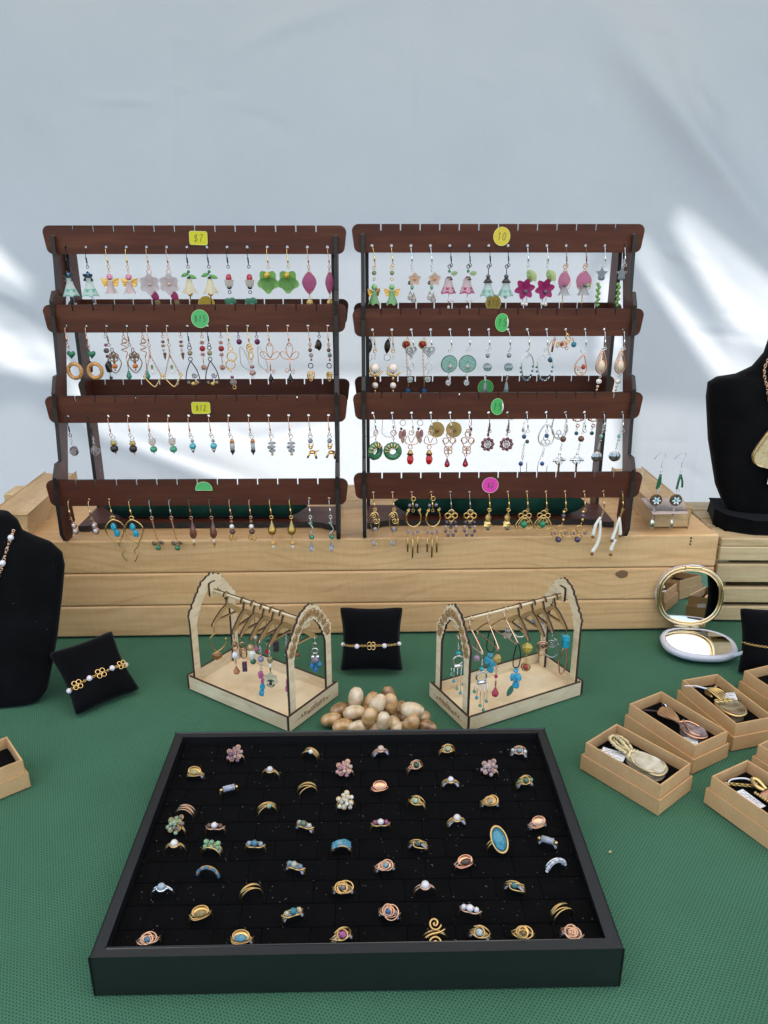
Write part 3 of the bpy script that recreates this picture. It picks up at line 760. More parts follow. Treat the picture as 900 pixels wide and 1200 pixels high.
SC = .00102
def build_earring(label, loc, metal, elems, yaw=0.0, group=None, hook=True):
    t = thing('earring', label, 'earring', loc, yaw, group)
    parts = ([e_hook(metal)] if hook else []) + elems
    for name, mb, mat, sm in parts:
        for i, v in enumerate(mb.v): mb.v[i] = (v[0] * SC, v[1] * SC, v[2] * SC)
        ob(name, mb, MT(mat), t, smooth=sm)
    return t
RN = ('top', 'second', 'third', 'bottom')
def pair(rk, side, row, i, desc, metal, elems, j=None, same=True, yaws=None, elems2=None):
    """one earring on hole i and its twin on hole j"""
    g = 'earrings on the %s rack' % side; j = i + 1 if j is None else j
    y1, y2 = yaws or (random.uniform(-.25, .25), random.uniform(-.25, .25))
    lab = '%s, %s of pair, %s row, %s rack'
    a = build_earring(lab % (desc, 'left', RN[row], side), rk['hole'](row, i), metal, elems, y1, g)
    if elems2 is None: copy_thing(a, lab % (desc, 'right', RN[row], side), rk['hole'](row, j), y2)
    else: build_earring(lab % (desc, 'right', RN[row], side), rk['hole'](row, j), metal, elems2, y2, g)
def single(rk, side, row, i, desc, metal, elems, yaw=0.0):
    build_earring('%s, %s row of %s rack' % (desc, RN[row], side), rk['hole'](row, i), metal, elems, yaw, 'earrings on the %s rack' % side)
X = 1.5
# ---- left rack, top row
L = 'left'
pair(RL, L, 0, 0, 'teal tipped white flower fairy earring', 'gun', [e_bead(X, 29, 2.6, 2.6, '#3f7fae'), e_petals(X, 32.5, 7, 6, '#20242e', 'leaf_cap', .3, 90, .3), e_bell(X, 33, 52, 3, 9.5, '~e8f2ee'), e_bell(X, 45, 53, 6.5, 9.8, '~8fcfc4', name='teal_hem'), e_links(X, 50, X + 3, 60, 'steel', 3), e_fac(X + 4, 63, 3, 3, '=9aa7ad')])
pair(RL, L, 0, 2, 'pink headed angel earring with gold wings', 'gold', [e_links(X, 22, X, 27, 'gold', 2), e_bead(X, 32, 4, 4, '#d98aa6', 'head'), e_wing(X, 38, 10.5, 10, -1, 'gold'), e_wing(X, 38, 10.5, 10, 1, 'gold'), e_bell(X, 37, 50, 3, 6.5, '~ead6d8', 5)])
pair(RL, L, 0, 4, 'frosted white flower earring with magenta leaf', 'copper', [e_ring(X, 26, 2.6, .5, 'copper'), e_petals(X, 40, 12, 6, '~ddd3d6'), e_bead(X, 40, 2, 2, '#c9a79a', y=-2), e_leaf(X + 1, 47, 14, 4.4, 62, '~b9407f'), e_leaf(X + 5, 56, 10, 3, 68, '%6b5a3c', 'leaf_tip')])
pair(RL, L, 0, 6, 'yellow white lily earring under green leaves', 'gun', [e_bead(X, 26, 2, 2, '#2f7a4a'), e_leaf(X, 28, 10, 2.2, 160, '#5d9a4b'), e_leaf(X, 30, 10, 2.2, 20, '#5d9a4b'), e_bead(X, 33, 2.6, 2, 'gun'), e_bell(X, 34, 50, 3, 8.5, '~efe9cf', 5), e_bead(X, 51, 3.4, 2.6, '#c9883a', 'amber_cup'), e_bar(X, 52, 66, .7, 'bronze', name='stem')])
pair(RL, L, 0, 8, 'ruby bead in white cup earring with green leaves', 'gun', [e_fac(X, 33, 3.9, 5, '#b3364a'), e_bell(X, 35, 43, 5.5, 3.4, '~e0dcd8', 5, 'white_cup', 1), e_bead(X, 44, 3, 2, 'gun'), e_ring(X, 49, 1.8, .45, 'gun'), e_leaf(X, 56, 9, 3.6, 35, '~5f9f83'), e_leaf(X, 57, 8, 3.4, 150, '~5f9f83'), e_leaf(X + 1, 60, 8, 3.2, 80, '~72a892')])
pair(RL, L, 0, 10, 'lime green petal flower earring', 'gold', [e_petals(X, 37, 13.5, 5, '~9cc878', 'flower', .44, 54), e_petals(X, 38, 10, 5, '~86b868', 'inner_petals', .4, 20, .2, -1.5), e_fac(X - 1, 30, 4, 4, '#c9a63e', y=-3), e_bead(X + 2, 47, 2, 1.5, 'gun', y=-1)])
leafp = lambda k: [e_links(X, 22, X, 25, 'copper', 2), e_leaf(X, 26, 25, 8.2 * k, 90, '~c76a9c', 'marbled_leaf'), e_wire([(X, 26), (X + 8 * k, 37), (X + 4 * k, 47), (X, 51), (X - 4 * k, 47), (X - 8 * k, 37)], .6, 'copper', 4, True), e_spiral(X + 2 * k, 38, 3.4 * k, 1.6, .5, 'copper'), e_links(X, 51, X, 56, 'gold', 2), e_fac(X, 61, 4.4, 4.4, '#c9a862')]
pair(RL, L, 0, 12, 'pink marbled leaf earring in copper wire', 'copper', leafp(1.0), elems2=leafp(.6))
# ---- left rack, second row
pair(RL, L, 1, 0, 'green heart and carved wooden ring earring', 'copper', [e_links(X + 1, 21, X + 1, 25, 'copper', 2), e_heart(X + 3, 31, 5.6, '#1f6a48'), e_donut(X + 5, 50, 8.3, 2.3, '#c08a4e', 1, 'wooden_ring')])
pair(RL, L, 1, 2, 'copper filigree pear earring with amber bead', 'bronze', [e_ring(X + 3, 27, 2.2, .5, 'bronze', .7, 1.4), e_loops(X + 4, 34, 2.6, 5, .6, 'bronze', 90), e_wire([(X + 1, 32), (X - 4, 42), (X + 4, 53), (X + 12, 42), (X + 7, 32)], .6, 'bronze'), e_bead(X + 4, 40, 1.9, 2.2, '#7d4a22'), e_bead(X + 4, 45, 3.6, 3.2, '#b56b2a'), e_bead(X + 4, 49.5, 1.2, 1.2, '#b8402a')])
pair(RL, L, 1, 4, 'copper chain kite earring with lime crystal', 'copper', [e_links(X, 22, X, 36, 'copper', 7), e_links(X, 32, X - 8, 56, 'copper', 12, .8, 'side_chain'), e_links(X, 32, X + 10, 54, 'copper', 12, .8, 'side_chain'), e_fac(X + 1, 46, 1.8, 3, '=a3c25c'), e_bead(X + 1, 52, 1.6, 1.8, '^e8ded0'), e_spiral(X - 8, 57, 2.6, 1.3, .6, 'gold', 200), e_spiral(X + 11, 55, 2.6, 1.3, .6, 'gold', -20), e_wire([(X - 8, 59), (X - 4, 64), (X + 2, 69), (X + 7, 63), (X + 11, 57)], .8, 'gold', 3, name='kite_base')])
pair(RL, L, 1, 6, 'black wire teardrop earring with topaz beads', 'gun', [e_ring(X, 24, 2.2, .5, 'gun'), e_bead(X, 30, 3.3, 3.3, '#8f8468'), e_ring(X, 37, 2.2, .5, 'gun'), e_wire([(X, 39), (X - 5, 50), (X - 7, 60), (X - 6, 64)], .65, 'gun'), e_wire([(X, 39), (X + 6, 49), (X + 9, 60), (X + 8, 64)], .65, 'gun'), e_spiral(X + 3, 56, 3.4, 1.8, .55, 'gun', 90), e_fac(X - 4, 64, 2.4, 2, '=9d9788'), e_fac(X + 1, 65.5, 2.8, 2.3, '#c9a44e'), e_fac(X + 6, 64, 2.6, 2.1, '#8d7a55')], yaws=(.05, -.05))
single(RL, L, 1, 8, 'gold twin swirl earring with purple crystal drop', 'gold', [e_ring(X + 1, 25, 2.6, .5, 'gold'), e_ring(X + 2, 34, 5.4, .7, 'gold'), e_ring(X, 43, 5.4, .7, 'gold'), e_wire([(X - 4, 38), (X - 5, 46), (X + 1, 52)], .6, 'gold'), e_bead(X + 1, 58, 2.4, 2.2, '#7d4560'), e_fac(X + 2, 64, 4.6, 3.8, '=b9a1a0'), e_ring(X + 3, 70, 2, .5, 'gold')])
single(RL, L, 1, 9, 'gold twisted coil earring with mauve beads', 'gold', [e_spiral(X, 22, 4, 2, .7, 'gold'), e_ring(X, 25, 5, .6, 'gold', .7, 1), e_ring(X + 1, 32, 4.4, .8, 'gold', .6, 1.2), e_links(X + 1, 36, X + 2, 42, 'gold', 3), e_bead(X + 2, 46, 2.8, 2.4, '#8c5a58'), e_fac(X + 2, 53, 4.6, 3.6, '#a98580'), e_ring(X + 2, 58, 1.4, .4, 'silver')])
pair(RL, L, 1, 10, 'copper wire trefoil earring with black drop', 'copper', [e_wire([(X, 36), (X - 4, 25), (X, 18), (X + 4, 25)], .55, 'copper', 4, True), e_wire([(X, 37), (X - 8, 36), (X - 11, 30), (X - 6, 29)], .55, 'copper', 4, True), e_wire([(X, 37), (X + 8, 36), (X + 11, 30), (X + 6, 29)], .55, 'copper', 4, True), e_bar(X, 36, 51, .6, 'copper'), e_spiral(X - 4, 51, 3, 1.3, .5, 'copper', 0), e_spiral(X + 4, 51, 3, 1.3, .5, 'copper', 180), e_drop(X, 53, 3.4, 11, '#17161a', True)], yaws=(.03, -.06))
g2 = lambda k: [e_links(X, 20, X, 26, 'copper', 3), e_bead(X, 27, 2.6, 2.6, '#5a3a30'), e_bead(X + 1, 33, 2.8, 2.8, '=b9aca8'), e_bead(X + 1, 38, 1.5, 1.8, '#8a4630'), e_ring(X, 45, 2.8, .55, 'gun'), e_spiral(X + .5, 55, 5.4 * k, 2.6, .8, 'gold', 90), e_wire([(X - 5 * k, 56), (X, 63), (X + 5 * k, 56)], .6, 'gold')]
pair(RL, L, 1, 12, 'gold coil earring with smoky beads', 'copper', g2(1.0), elems2=g2(.75) + [e_bead(X + 1, 32, 1.8, 2.6, '#4aa3a0')])
# ---- left rack, third row
pair(RL, L, 2, 0, 'smoky clear nugget earring', 'gun', [e_links(X + 1, 22, X + 1, 32, 'silver', 4), e_chip(X + 2, 39, 5.6, 6, '=a49a9a', 3)], yaws=(0, .5))
pair(RL, L, 2, 2, 'black round bead earring with gold cap', 'copper', [e_ring(X + 2, 23.5, 2, .5, 'silver'), e_ring(X + 2, 28, 3, .5, 'silver', 1, .7), e_cone(X + 2, 28, 32, 3.2, 3.8, '#b39a5a', 'gold_cap'), e_bead(X + 2, 37, 5.2, 5, '#2a2629'), e_bead(X + 3, 42.5, 1.3, 1.2, 'copper')])
pair(RL, L, 2, 4, 'white cube and green crystal earring', 'copper', [e_ring(X + 1, 23, 2, .5, 'silver'), e_cube(X + 2, 28, 3, '~e6dcd8'), e_bead(X + 2, 32, 3, 1.4, '#b49a4e'), e_fac(X + 3, 37.5, 5, 4.2, '#4d9a7c'), e_bead(X + 3, 42, 1, 1, 'silver')])
pair(RL, L, 2, 6, 'teal crystal earring with silver cone tip', 'copper', [e_ring(X + 1, 23, 2, .5, 'silver'), e_bead(X + 2, 28, 2.4, 2.2, '#8f9896'), e_fac(X + 2, 34, 4.6, 4, '#4fb0bd'), e_cone(X + 2, 37.5, 42, 2.8, .6, 'steel')])
pair(RL, L, 2, 8, 'clear cylinder earring with black bead below', 'copper', [e_ring(X + 1, 23, 2, .5, 'silver'), e_cone(X + 2, 26, 30, 1.6, 3, '#c9803e', 'orange_cap'), e_bar(X + 2, 30, 38, 2.8, '~dfe3e6', name='glass_tube'), e_bead(X + 2, 40, 3.1, 3, '#1b191c'), e_cone(X + 2, 42.5, 45, 1.4, .4, 'gun')])
pair(RL, L, 2, 10, 'stacked clear chip earring', 'copper', [e_ring(X + 1, 23, 2.2, .5, 'silver'), e_bead(X, 27, 1.4, 1.4, 'gold'), e_chip(X + 1, 31, 4.5, 2, '=c9cdd2', 1), e_chip(X, 35.5, 4.8, 2.2, '=b9bdc4', 2), e_chip(X + 1, 40, 4.4, 2.4, '=cfd2d6', 5), e_bead(X + 1, 44.5, 1.8, 1.6, 'brass')])
dog = [e_ring(X, 23, 2.2, .5, 'silver'), e_bead(X, 28.5, 3.2, 3.2, '#8d8f94'), e_bar(X - 2, 32, 37, 1.1, 'gold', 1, 'animal_ear'), e_bar(X + 3, 32, 37, 1.1, 'gold', -2, 'animal_ear'), e_bead(X, 37, 2.3, 1.9, 'gold', 'animal_head'), e_bead(X + 2, 42, 4.4, 2.3, 'gold', 'animal_body'), e_bar(X - 1, 43, 49, 1.3, 'gold', -3, 'animal_leg'), e_bar(X + 5, 43, 50, 1.4, 'gold', 1.5, 'animal_leg'), e_bar(X + 6, 41, 40, .8, 'gold', 4, 'animal_tail')]
pair(RL, L, 2, 12, 'small gold dog charm earring under grey bead', 'copper', dog)
# ---- left rack, bottom row
pair(RL, L, 3, 0, 'two small moonstones in copper coils earring', 'gold', [e_links(X + 1, 21, X + 2, 25, 'copper', 2), e_bead(X + 3, 29, 2.5, 2.5, '^cfcbd2'), e_ring(X + 3, 29, 3.2, .8, 'copper'), e_bead(X + 4, 36, 2.9, 2.9, '^c9c5cc'), e_ring(X + 4, 36, 3.9, .9, 'copper')])
hoop = lambda s: [e_ring(X, 21, 2.4, .7, 'gold'), e_wire([(X, 23), (X - 9, 32), (X - 6, 43), (X + 4, 51), (X + 10, 42), (X + 11, 31)], .8, 'gold', 5, True, 'hoop'), e_chip(X, 32, 3.4, 5, '#2fa6bd', 2), e_chip(X + 3, 40, 3.6, 5, '#2b9fb8', 4), e_wire([(X + 4, 50), (X + 4, 56), (X + 4 + 5 * s, 62), (X + 4 + 2 * s, 68), (X + 4 + 6 * s, 76)], .75, 'gold', 4, name='wavy_tail')]
pair(RL, L, 3, 2, 'gold hoop earring with turquoise nugget and tail', 'gold', hoop(1), elems2=hoop(-1), yaws=(.35, .05))
pair(RL, L, 3, 4, 'long copper chain earring with green bead trefoil', 'steel', [e_ring(X, 21, 1.8, .6, 'copper'), e_links(X, 23, X + 4, 50, 'copper', 16, .9), e_bead(X, 53, 2.4, 2.2, '#4a4a3a'), e_bead(X + 8, 52, 2.4, 2.2, '#4a3f34'), e_bead(X + 4, 58, 3.5, 3, '#2d7a58'), e_loops(X + 4, 54.5, 2.9, 3, .6, 'copper', 150, d=1.25)])
pair(RL, L, 3, 6, 'brown wire wrapped shell earring', 'bronze', [e_ring(X, 21, 1.8, .5, 'copper'), e_drop(X + 1, 22, 4.6, 25, '#6d4334', name='shell'), e_wire([(X - 3, 36), (X + 2, 34), (X + 5, 37), (X, 40), (X - 3, 42), (X + 4, 41)], .5, 'gold'), e_bead(X + 1, 50, 1.8, 2.2, '^ddd2c4'), e_bead(X + 1, 54, 2, 1.7, '#a0562e'), e_bar(X + 1, 55, 58, .6, 'brass')])
pair(RL, L, 3, 8, 'brown and pearl bead earring with gold filigree', 'copper', [e_ring(X, 21, 1.6, .5, 'copper'), e_bead(X, 26, 2.2, 2, '#8a5a3a'), e_bead(X, 32, 3.1, 3.1, '^dcd3cb'), e_bead(X + .5, 38.5, 3.9, 3.5, '#5a3833'), e_loops(X + .5, 46, 2.2, 5, .55, 'gold', 270)])
pair(RL, L, 3, 10, 'gold wrapped yellow stone earring', 'gold', [e_ring(X, 21, 1.9, .6, 'gold'), e_drop(X, 24, 5.4, 19, 'brass', name='gold_setting'), e_bead(X, 36, 4, 4, '#d0a94c', y=-2.2), e_links(X, 43, X, 48, 'gold', 2), e_bead(X + .5, 53, 3.5, 3.3, '#cf9f56'), e_cone(X + .5, 56, 60, 1.8, 1.2, '^ddd8cc')])
pair(RL, L, 3, 12, 'silver twist earring with green bead and crystal drop', 'silver', [e_ring(X, 21, 1.9, .5, 'silver'), e_links(X, 23, X, 30, 'silver', 3), e_bead(X, 29, 2.8, 1, '#2b8a63'), e_wire([(X - 2, 28), (X + 3, 36), (X - 2, 43), (X - 1, 48)], .8, 'silver'), e_bead(X + 1, 46, 3.1, 2.9, '#2f8060'), e_drop(X, 51, 3.8, 13, '=dfe2e4', True)])
# ---- right rack, top row
R = 'right'
pair(RR, R, 0, 0, 'lime green angel earring with gold wings', 'gold', [e_ring(X - 1, 23, 1.8, .5, 'gold'), e_bead(X - 1, 29, 3, 3, '~aeb592'), e_ring(X - 1, 36, 1.6, .45, 'gold'), e_bead(X - 1, 45, 3.6, 3.6, '#7cb572', 'head'), e_wing(X - 1, 51, 9.5, 9, -1, 'gold'), e_wing(X - 1, 51, 9.5, 9, 1, 'gold'), e_bell(X - 1, 49, 64, 2.8, 6.8, '~9bd09a', 5)], yaws=(.7, .05))
pair(RR, R, 0, 2, 'pale blossom earring with clear leaf crystals', 'silver', [e_links(X, 22, X, 28, 'silver', 3), e_petals(X + 3, 36, 7.5, 5, '~e3cdbf'), e_bead(X + 3, 36, 1.8, 1.8, '#c48a5a', y=-1.5), e_chip(X - 3, 40, 2.2, 2.6, '#5b5448', 3), e_fac(X, 45, 2.4, 3.4, '#7fb08c'), e_drop(X - 2, 48, 3.6, 12, '=ddd6cc', True), e_drop(X + 2, 50, 3.6, 13, '=d6cfc6', True)])
pair(RR, R, 0, 4, 'magenta tipped bell flower earring with pearl', 'gun', [e_ring(X - 2, 22, 1.9, .5, 'gun'), e_fac(X - 2, 27, 2, 2.2, '#2f7a55'), e_leaf(X, 30, 8, 2.8, -8, '~b9cba4'), e_cone(X - 2, 33, 37, 2.5, 4.5, '#5b4038', 'cap'), e_bell(X - 3, 35, 50, 4, 8, '~e6d2d6', 5), e_bell(X - 3, 45, 52, 6.2, 8.6, '~c4518f', 5, 'magenta_hem'), e_bar(X - 2, 50, 70, .5, 'silver', name='stem'), e_bead(X - 2, 60, 2, 2, '^e2d8d4'), e_bead(X - 2, 68, 1.6, 2.4, '^d8cfc8'), e_bead(X + 3, 60, 1.9, 1.9, '^e2d8d4')])
pair(RR, R, 0, 6, 'pale teal bell flower earring with dark cap', 'gun', [e_ring(X - 2, 22, 1.8, .5, 'gun'), e_bar(X - 2, 24, 31, .5, 'gun'), e_fac(X - 2, 33, 3.2, 2.6, '#4b555c'), e_cone(X - 2, 35, 40, 2, 6, '#3a2c2c', 'cap'), e_bell(X - 2, 38, 54, 3.6, 8, '~dbe8e8', 6), e_bell(X - 2, 48, 55, 6, 8.3, '~9fd4c8', 6, 'teal_hem'), e_bead(X - 2, 56, 2.4, 2.4, '=d8dcdc')])
pair(RR, R, 0, 8, 'magenta lily earring with green leaf and pearl drops', 'silver', [e_links(X - 1, 12, X - 1, 24, 'silver', 5), e_leaf(X, 26, 14, 3.6, 70, '#7d9a58'), e_leaf(X + 1, 26, 15, 5, 55, '~d6dcae', 'pale_leaf'), e_petals(X - 3, 47, 12, 6, '~b8327f', 'flower', .34, 12, .3), e_bead(X - 2, 50, 2.6, 2.6, '#5f5d66', y=-3), e_bar(X - 4, 52, 62, .4, 'silver'), e_bar(X, 52, 62, .4, 'silver'), e_bead(X - 4, 64, 2.4, 2.4, '^ded6d0', 'pearl'), e_bead(X, 64.5, 2.4, 2.4, '^ded6d0', 'pearl')])
fan = lambda k: [e_ring(X - 1, 22, 2.4, .6, 'copper'), e_ring(X - 1, 27, 1.9, .5, 'copper'), e_leaf(X - 1, 27, 22, 9 * k, 94, '~d68fb0', 'pink_petal'), e_wire([(X - 1, 28), (X + 7 * k, 36), (X + 6 * k, 46), (X - 1, 50), (X - 8 * k, 46), (X - 9 * k, 36)], .55, 'copper', 4, True), e_bead(X - 1, 43, 2.2, 2, '#6b5a5e', y=-3), e_bell(X - 1, 43, 54, 2.6, 7, '~c3c6cc', 5), e_bar(X - 2, 53, 71, .6, 'brass', name='stem'), e_bead(X - 2, 63, 1.3, 1.3, 'brass')]
pair(RR, R, 0, 10, 'pink fan petal and grey bell earring', 'bronze', fan(.75), elems2=fan(1) + [e_bead(X + 3, 43, 2.8, 2.8, '~b6d2a8', y=-3)])
pair(RR, R, 0, 12, 'grey star earring over green bead chain', 'silver', [e_links(X - 2, 14, X - 2, 25, 'silver', 5), e_star(X - 3, 30, 7.4, '~a9aeb6'), e_bead(X - 3, 36, 4, 2, '~8e98a3')] + [e_chip(X - 6 + (k % 2) * 1.6, 42 + 3.4 * k, 2.3, 2.1, '#6d9a4c', k, 'green_bead') for k in range(8)])
# ---- right rack, second row
pair(RR, R, 1, 0, 'large cream pearl earring in gold netting', 'brass', [e_ring(X, 23, 2, .55, 'gold'), e_links(X, 26, X, 33, 'silver', 3), e_bead(X, 43, 6.2, 6.6, '^e3cfc4', 'pearl'), e_wire([(X - 8, 48), (X - 3, 51), (X, 50), (X + 3, 52), (X + 9, 47)], 1.3, 'gold', name='netting'), e_wire([(X - 6, 40), (X - 7, 46), (X - 3, 50)], .6, 'gold'), e_bead(X, 55, 1.6, 2.4, 'gold'), e_bead(X, 63, 4, 4, '^e0cdc2', 'small_pearl'), e_bead(X, 70, 1.2, 1.8, 'gold')], yaws=(.5, .05))
pair(RR, R, 1, 2, 'silver filigree heart earring with clear bead', 'silver', [e_heart(X - 3, 23, 7, 'steel', True), e_ring(X - 3, 31, 1.6, .5, 'silver'), e_ring(X - 3, 41, 4.4, .55, 'silver', .85, 1), e_links(X - 3, 46, X - 4, 52, 'silver', 3), e_fac(X - 4, 56, 4, 3.7, '=ccd6dc')], yaws=(.45, .0))
pair(RR, R, 1, 4, 'round abalone disc earring with crystal drop', 'silver', [e_ring(X - 2, 22, 1.7, .5, 'silver'), e_disc(X - 2.5, 38, 9.4, 2, ABALONE, 'shell_disc'), e_ring(X - 2.5, 38, 9.5, .9, '#37605f', name='rim'), e_fac(X - 2, 41, 3, 3.4, '#a9a5a0', y=-1.8), e_links(X - 3, 48, X - 3, 55, 'silver', 3), e_fac(X - 3, 60, 3.8, 4, '=dde0e2')], yaws=(.25, -.1))
pair(RR, R, 1, 6, 'clear hexagon crystal earring with grey tassel', 'silver', [e_ring(X - 2, 22, 1.8, .5, 'silver'), e_fac(X - 2, 28.5, 3.4, 3, '=aab8bd'), e_fac(X - 2, 42, 6.2, 5.6, '=9fb4b6'), e_bead(X - 3, 51, 1.4, 2.6, 'silver'), e_links(X - 3, 53, X - 4, 58, 'silver', 2), e_cone(X - 4, 59, 77, 1.2, 4.6, '#6f7a78', 'tassel')], yaws=(.05, .8))
hp = lambda s: [e_ring(X - 2, 22, 1.8, .5, 'silver'), e_spiral(X - 2, 30, 2.8, 1.2, .5, 'silver', 90), e_wire([(X - 2, 26), (X - 10, 33), (X - 9, 46), (X - 4, 57), (X + 3, 56), (X + 8, 44), (X + 6, 32)], .6, 'silver', 5, True, 'hoop')] + [e_bead(X - 2 + 9.4 * math.cos(a), 42 - 15 * math.sin(a), 1.5, 1.5, '#2f6a77') for a in [math.radians(q) for q in (180, 200, 222, 245, 270, 295, 318, 340, 0)]]
pair(RR, R, 1, 8, 'silver oval hoop earring strung with teal beads', 'silver', hp(1), yaws=(.55, .05))
single(RR, R, 1, 10, 'copper wire knot earring with blue bead', 'copper', [e_spiral(X - 4, 15, 5, 2, .7, 'copper'), e_spiral(X - 9, 16, 4, 1.7, .7, 'gold'), e_wire([(X, 3), (X - 2, 9), (X + 3, 13), (X - 8, 18)], .8, 'gold'), e_wire([(X, 4), (X + 4, 10), (X - 3, 16), (X - 11, 14)], .7, 'copper'), e_bead(X - 6, 15, 2.4, 2.4, '#8a3b2b', y=-2), e_bead(X + 8, 16, 3.5, 3.5, '#2f7489'), e_links(X + 6, 8, X + 8, 13, 'copper', 3)])
single(RR, R, 1, 11, 'copper teardrop spiral earring with red bead', 'silver', [e_ring(X - 3, 23, 2.6, .6, 'silver'), e_wire([(X - 2, 28), (X - 10, 38), (X - 10, 48), (X - 4, 52), (X + 3, 46), (X, 32)], .8, 'copper', 5, True, 'teardrop'), e_spiral(X - 7, 44, 3.6, 1.5, .6, 'copper'), e_bead(X - 1, 42, 2.8, 3.4, '#b3341f'), e_bead(X - 3, 48, 1.8, 1.8, 'gold')])
pair(RR, R, 1, 12, 'copper wrapped oval shell earring with pearl', 'silver', [e_ring(X - 2, 21, 1.8, .6, 'silver'), e_wire([(X - 3, 23), (X - 8.5, 36), (X - 8.5, 45), (X - 3, 50), (X + 2.5, 45), (X + 2.5, 36)], .9, 'copper', 5, True, 'copper_setting'), e_wire([(X - 3, 26), (X - 6.5, 37), (X - 6, 43)], .6, 'copper'), e_wire([(X - 3, 26), (X + .6, 37), (X, 43)], .6, 'copper'), e_bead(X - 3, 41, 5.2, 8, '^d8bfa6', 'shell'), e_ring(X - 3, 53, 1.4, .5, 'silver'), e_bead(X - 4, 59, 3.7, 3.4, '^e0d8ce', 'pearl'), e_bead(X - 5, 65, 1.9, 1.9, '^d4c0a4'), e_bead(X - 5.5, 69, 1.6, 1.8, 'gold'), e_bead(X - 6, 73, 1.3, 2, 'gold')], yaws=(.1, .1))
# ---- right rack, third row
pair(RR, R, 2, 0, 'green stone donut earring wrapped in gold wire', 'silver', [e_ring(X, 22, 3.3, .5, 'copper'), e_links(X, 25, X, 33, 'copper', 3), e_donut(X - 1, 44, 7.4, 3.6, '#3d7a56')] + [e_wire([(X - 1 + 3.4 * math.cos(a), 44 - 3.4 * math.sin(a), -3.8), (X - 1 + 8 * math.cos(a), 44 - 8 * math.sin(a), -3.9), (X - 1 + 11.2 * math.cos(a), 44 - 11.2 * math.sin(a), 0)], .6, 'gold', 2) for a in [math.radians(q) for q in (50, 75, 100, 125, 150, 175)]], yaws=(.75, .05))
pair(RR, R, 2, 2, 'copper wire loop earring with bright red bead', 'silver', [e_ring(X - 2, 22, 2.6, .5, 'copper'), e_wire([(X - 2, 36), (X - 9, 33), (X - 6, 25), (X - 2, 34), (X + 3, 26), (X + 6, 34)], .5, 'copper', 4, True), e_ring(X - 3, 39, 2.4, .5, 'copper'), e_cone(X - 3, 43, 48, 1.6, 4.2, 'brass', 'cap'), e_fac(X - 3, 54, 4.9, 7, '#d3201f')], yaws=(.1, .05))
pair(RR, R, 2, 4, 'copper wire heart earring with pink red drop', 'silver', [e_ring(X - 2, 20, 2, .5, 'copper'), e_loops(X - 2, 29, 3.5, 3, .6, 'copper', 90, d=1.2), e_wire([(X - 9, 30), (X - 8, 35), (X - 3, 42), (X + 3, 35), (X + 5, 30)], .6, 'copper'), e_loops(X - 3, 43, 2.5, 4, .55, 'copper', 45), e_ring(X - 4, 49, 1.6, .5, 'copper'), e_drop(X - 4, 51, 3.7, 13, '=c2465c', True), e_bead(X - 4, 60, 2.3, 2.6, '#c22530', y=-1.8)], yaws=(.05, -.2))
pair(RR, R, 2, 6, 'garnet bead flower earring around pale crystal', 'bronze', [e_links(X - 1, 12, X - 2, 26, 'bronze', 6, 1.2)] + [e_bead(X - 2 + 6.2 * math.cos(k * PI / 4.5), 36 - 6.2 * math.sin(k * PI / 4.5), 2.5, 2.5, '#6d3a36' if k % 3 else '#8a5560', 'garnet') for k in range(9)] + [e_fac(X - 2, 36, 4, 4, '=d9c9c8')])
single(RR, R, 2, 8, 'silver strand earring with two dark blue beads', 'silver', [e_links(X - 3, 20, X - 4, 26, 'silver', 3), e_bead(X - 4, 27, 3, 3, '#1f4468'), e_bead(X, 33, 2.6, 2.6, '#3a4044'), e_links(X - 3, 34, X - 5, 54, 'silver', 9, 1.2), e_bead(X - 6, 60, 3, 3, '#1f4a78'), e_wire([(X - 2, 48), (X - 6, 64), (X - 4, 78), (X + 1, 74), (X + 1, 56)], .4, 'silver')])
single(RR, R, 2, 9, 'silver long hoop earring with blue bead', 'silver', [e_wire([(X - 1, 12), (X - 9, 24), (X - 8, 34), (X - 1, 38), (X + 7, 34), (X + 8, 22)], .9, 'silver', 5, True, 'hoop'), e_loops(X - 1, 32, 2.5, 3, .6, 'silver'), e_bead(X, 26, 3, 3, '#24507c'), e_links(X - 2, 40, X - 3, 52, 'silver', 5), e_bead(X - 3, 60, 2.9, 2.9, '#225080'), e_wire([(X - 2, 42), (X - 8, 62), (X - 6, 76), (X + 2, 76), (X + 3, 60)], .4, 'silver')])
cross = lambda: [e_links(X - 2, 10, X - 3, 24, 'silver', 6, 1.2), e_bead(X - 4, 30, 4, 4, '#6b4330'), e_links(X - 5, 35, X - 6, 44, 'silver', 4), e_ring(X - 7, 56, 4.6, .8, 'silver', name='halo'), e_bar(X - 7, 47, 71, 1.3, 'silver', 0, 'upright'), ('cross_arm', M().tube([_p(X - 14, 55.5), _p(X, 55.5)], 1.3, 6), 'silver', True), e_bead(X - 7, 48, 1.9, 1.6, 'silver'), e_bead(X - 14, 55.5, 1.7, 1.9, 'silver'), e_bead(X, 55.5, 1.7, 1.9, 'silver')]
pair(RR, R, 2, 10, 'silver ringed cross earring under brown bead', 'silver', cross(), yaws=(.3, 0))
shell = lambda: [e_links(X - 2, 12, X - 3, 24, 'silver', 5), e_bead(X - 4, 27, 2.3, 3, '#7fb0a4'), e_bead(X - 4, 32, 2, 1.2, 'steel'), e_links(X - 5, 34, X - 6, 43, 'silver', 4), ('scallop', M().lathe([(.2, 6), (4.5, 4), (6.6, 0), (5.6, -4), (2.6, -6.4), (.2, -7)], _p(X - 7, 51), 18, lambda j, a: 1 + .10 * math.cos(9 * a)).xf(Matrix.Translation((0, YH, 0)) @ Matrix.Diagonal((1, .4, 1, 1)) @ Matrix.Translation((0, -YH, 0))), 'steel', False)]
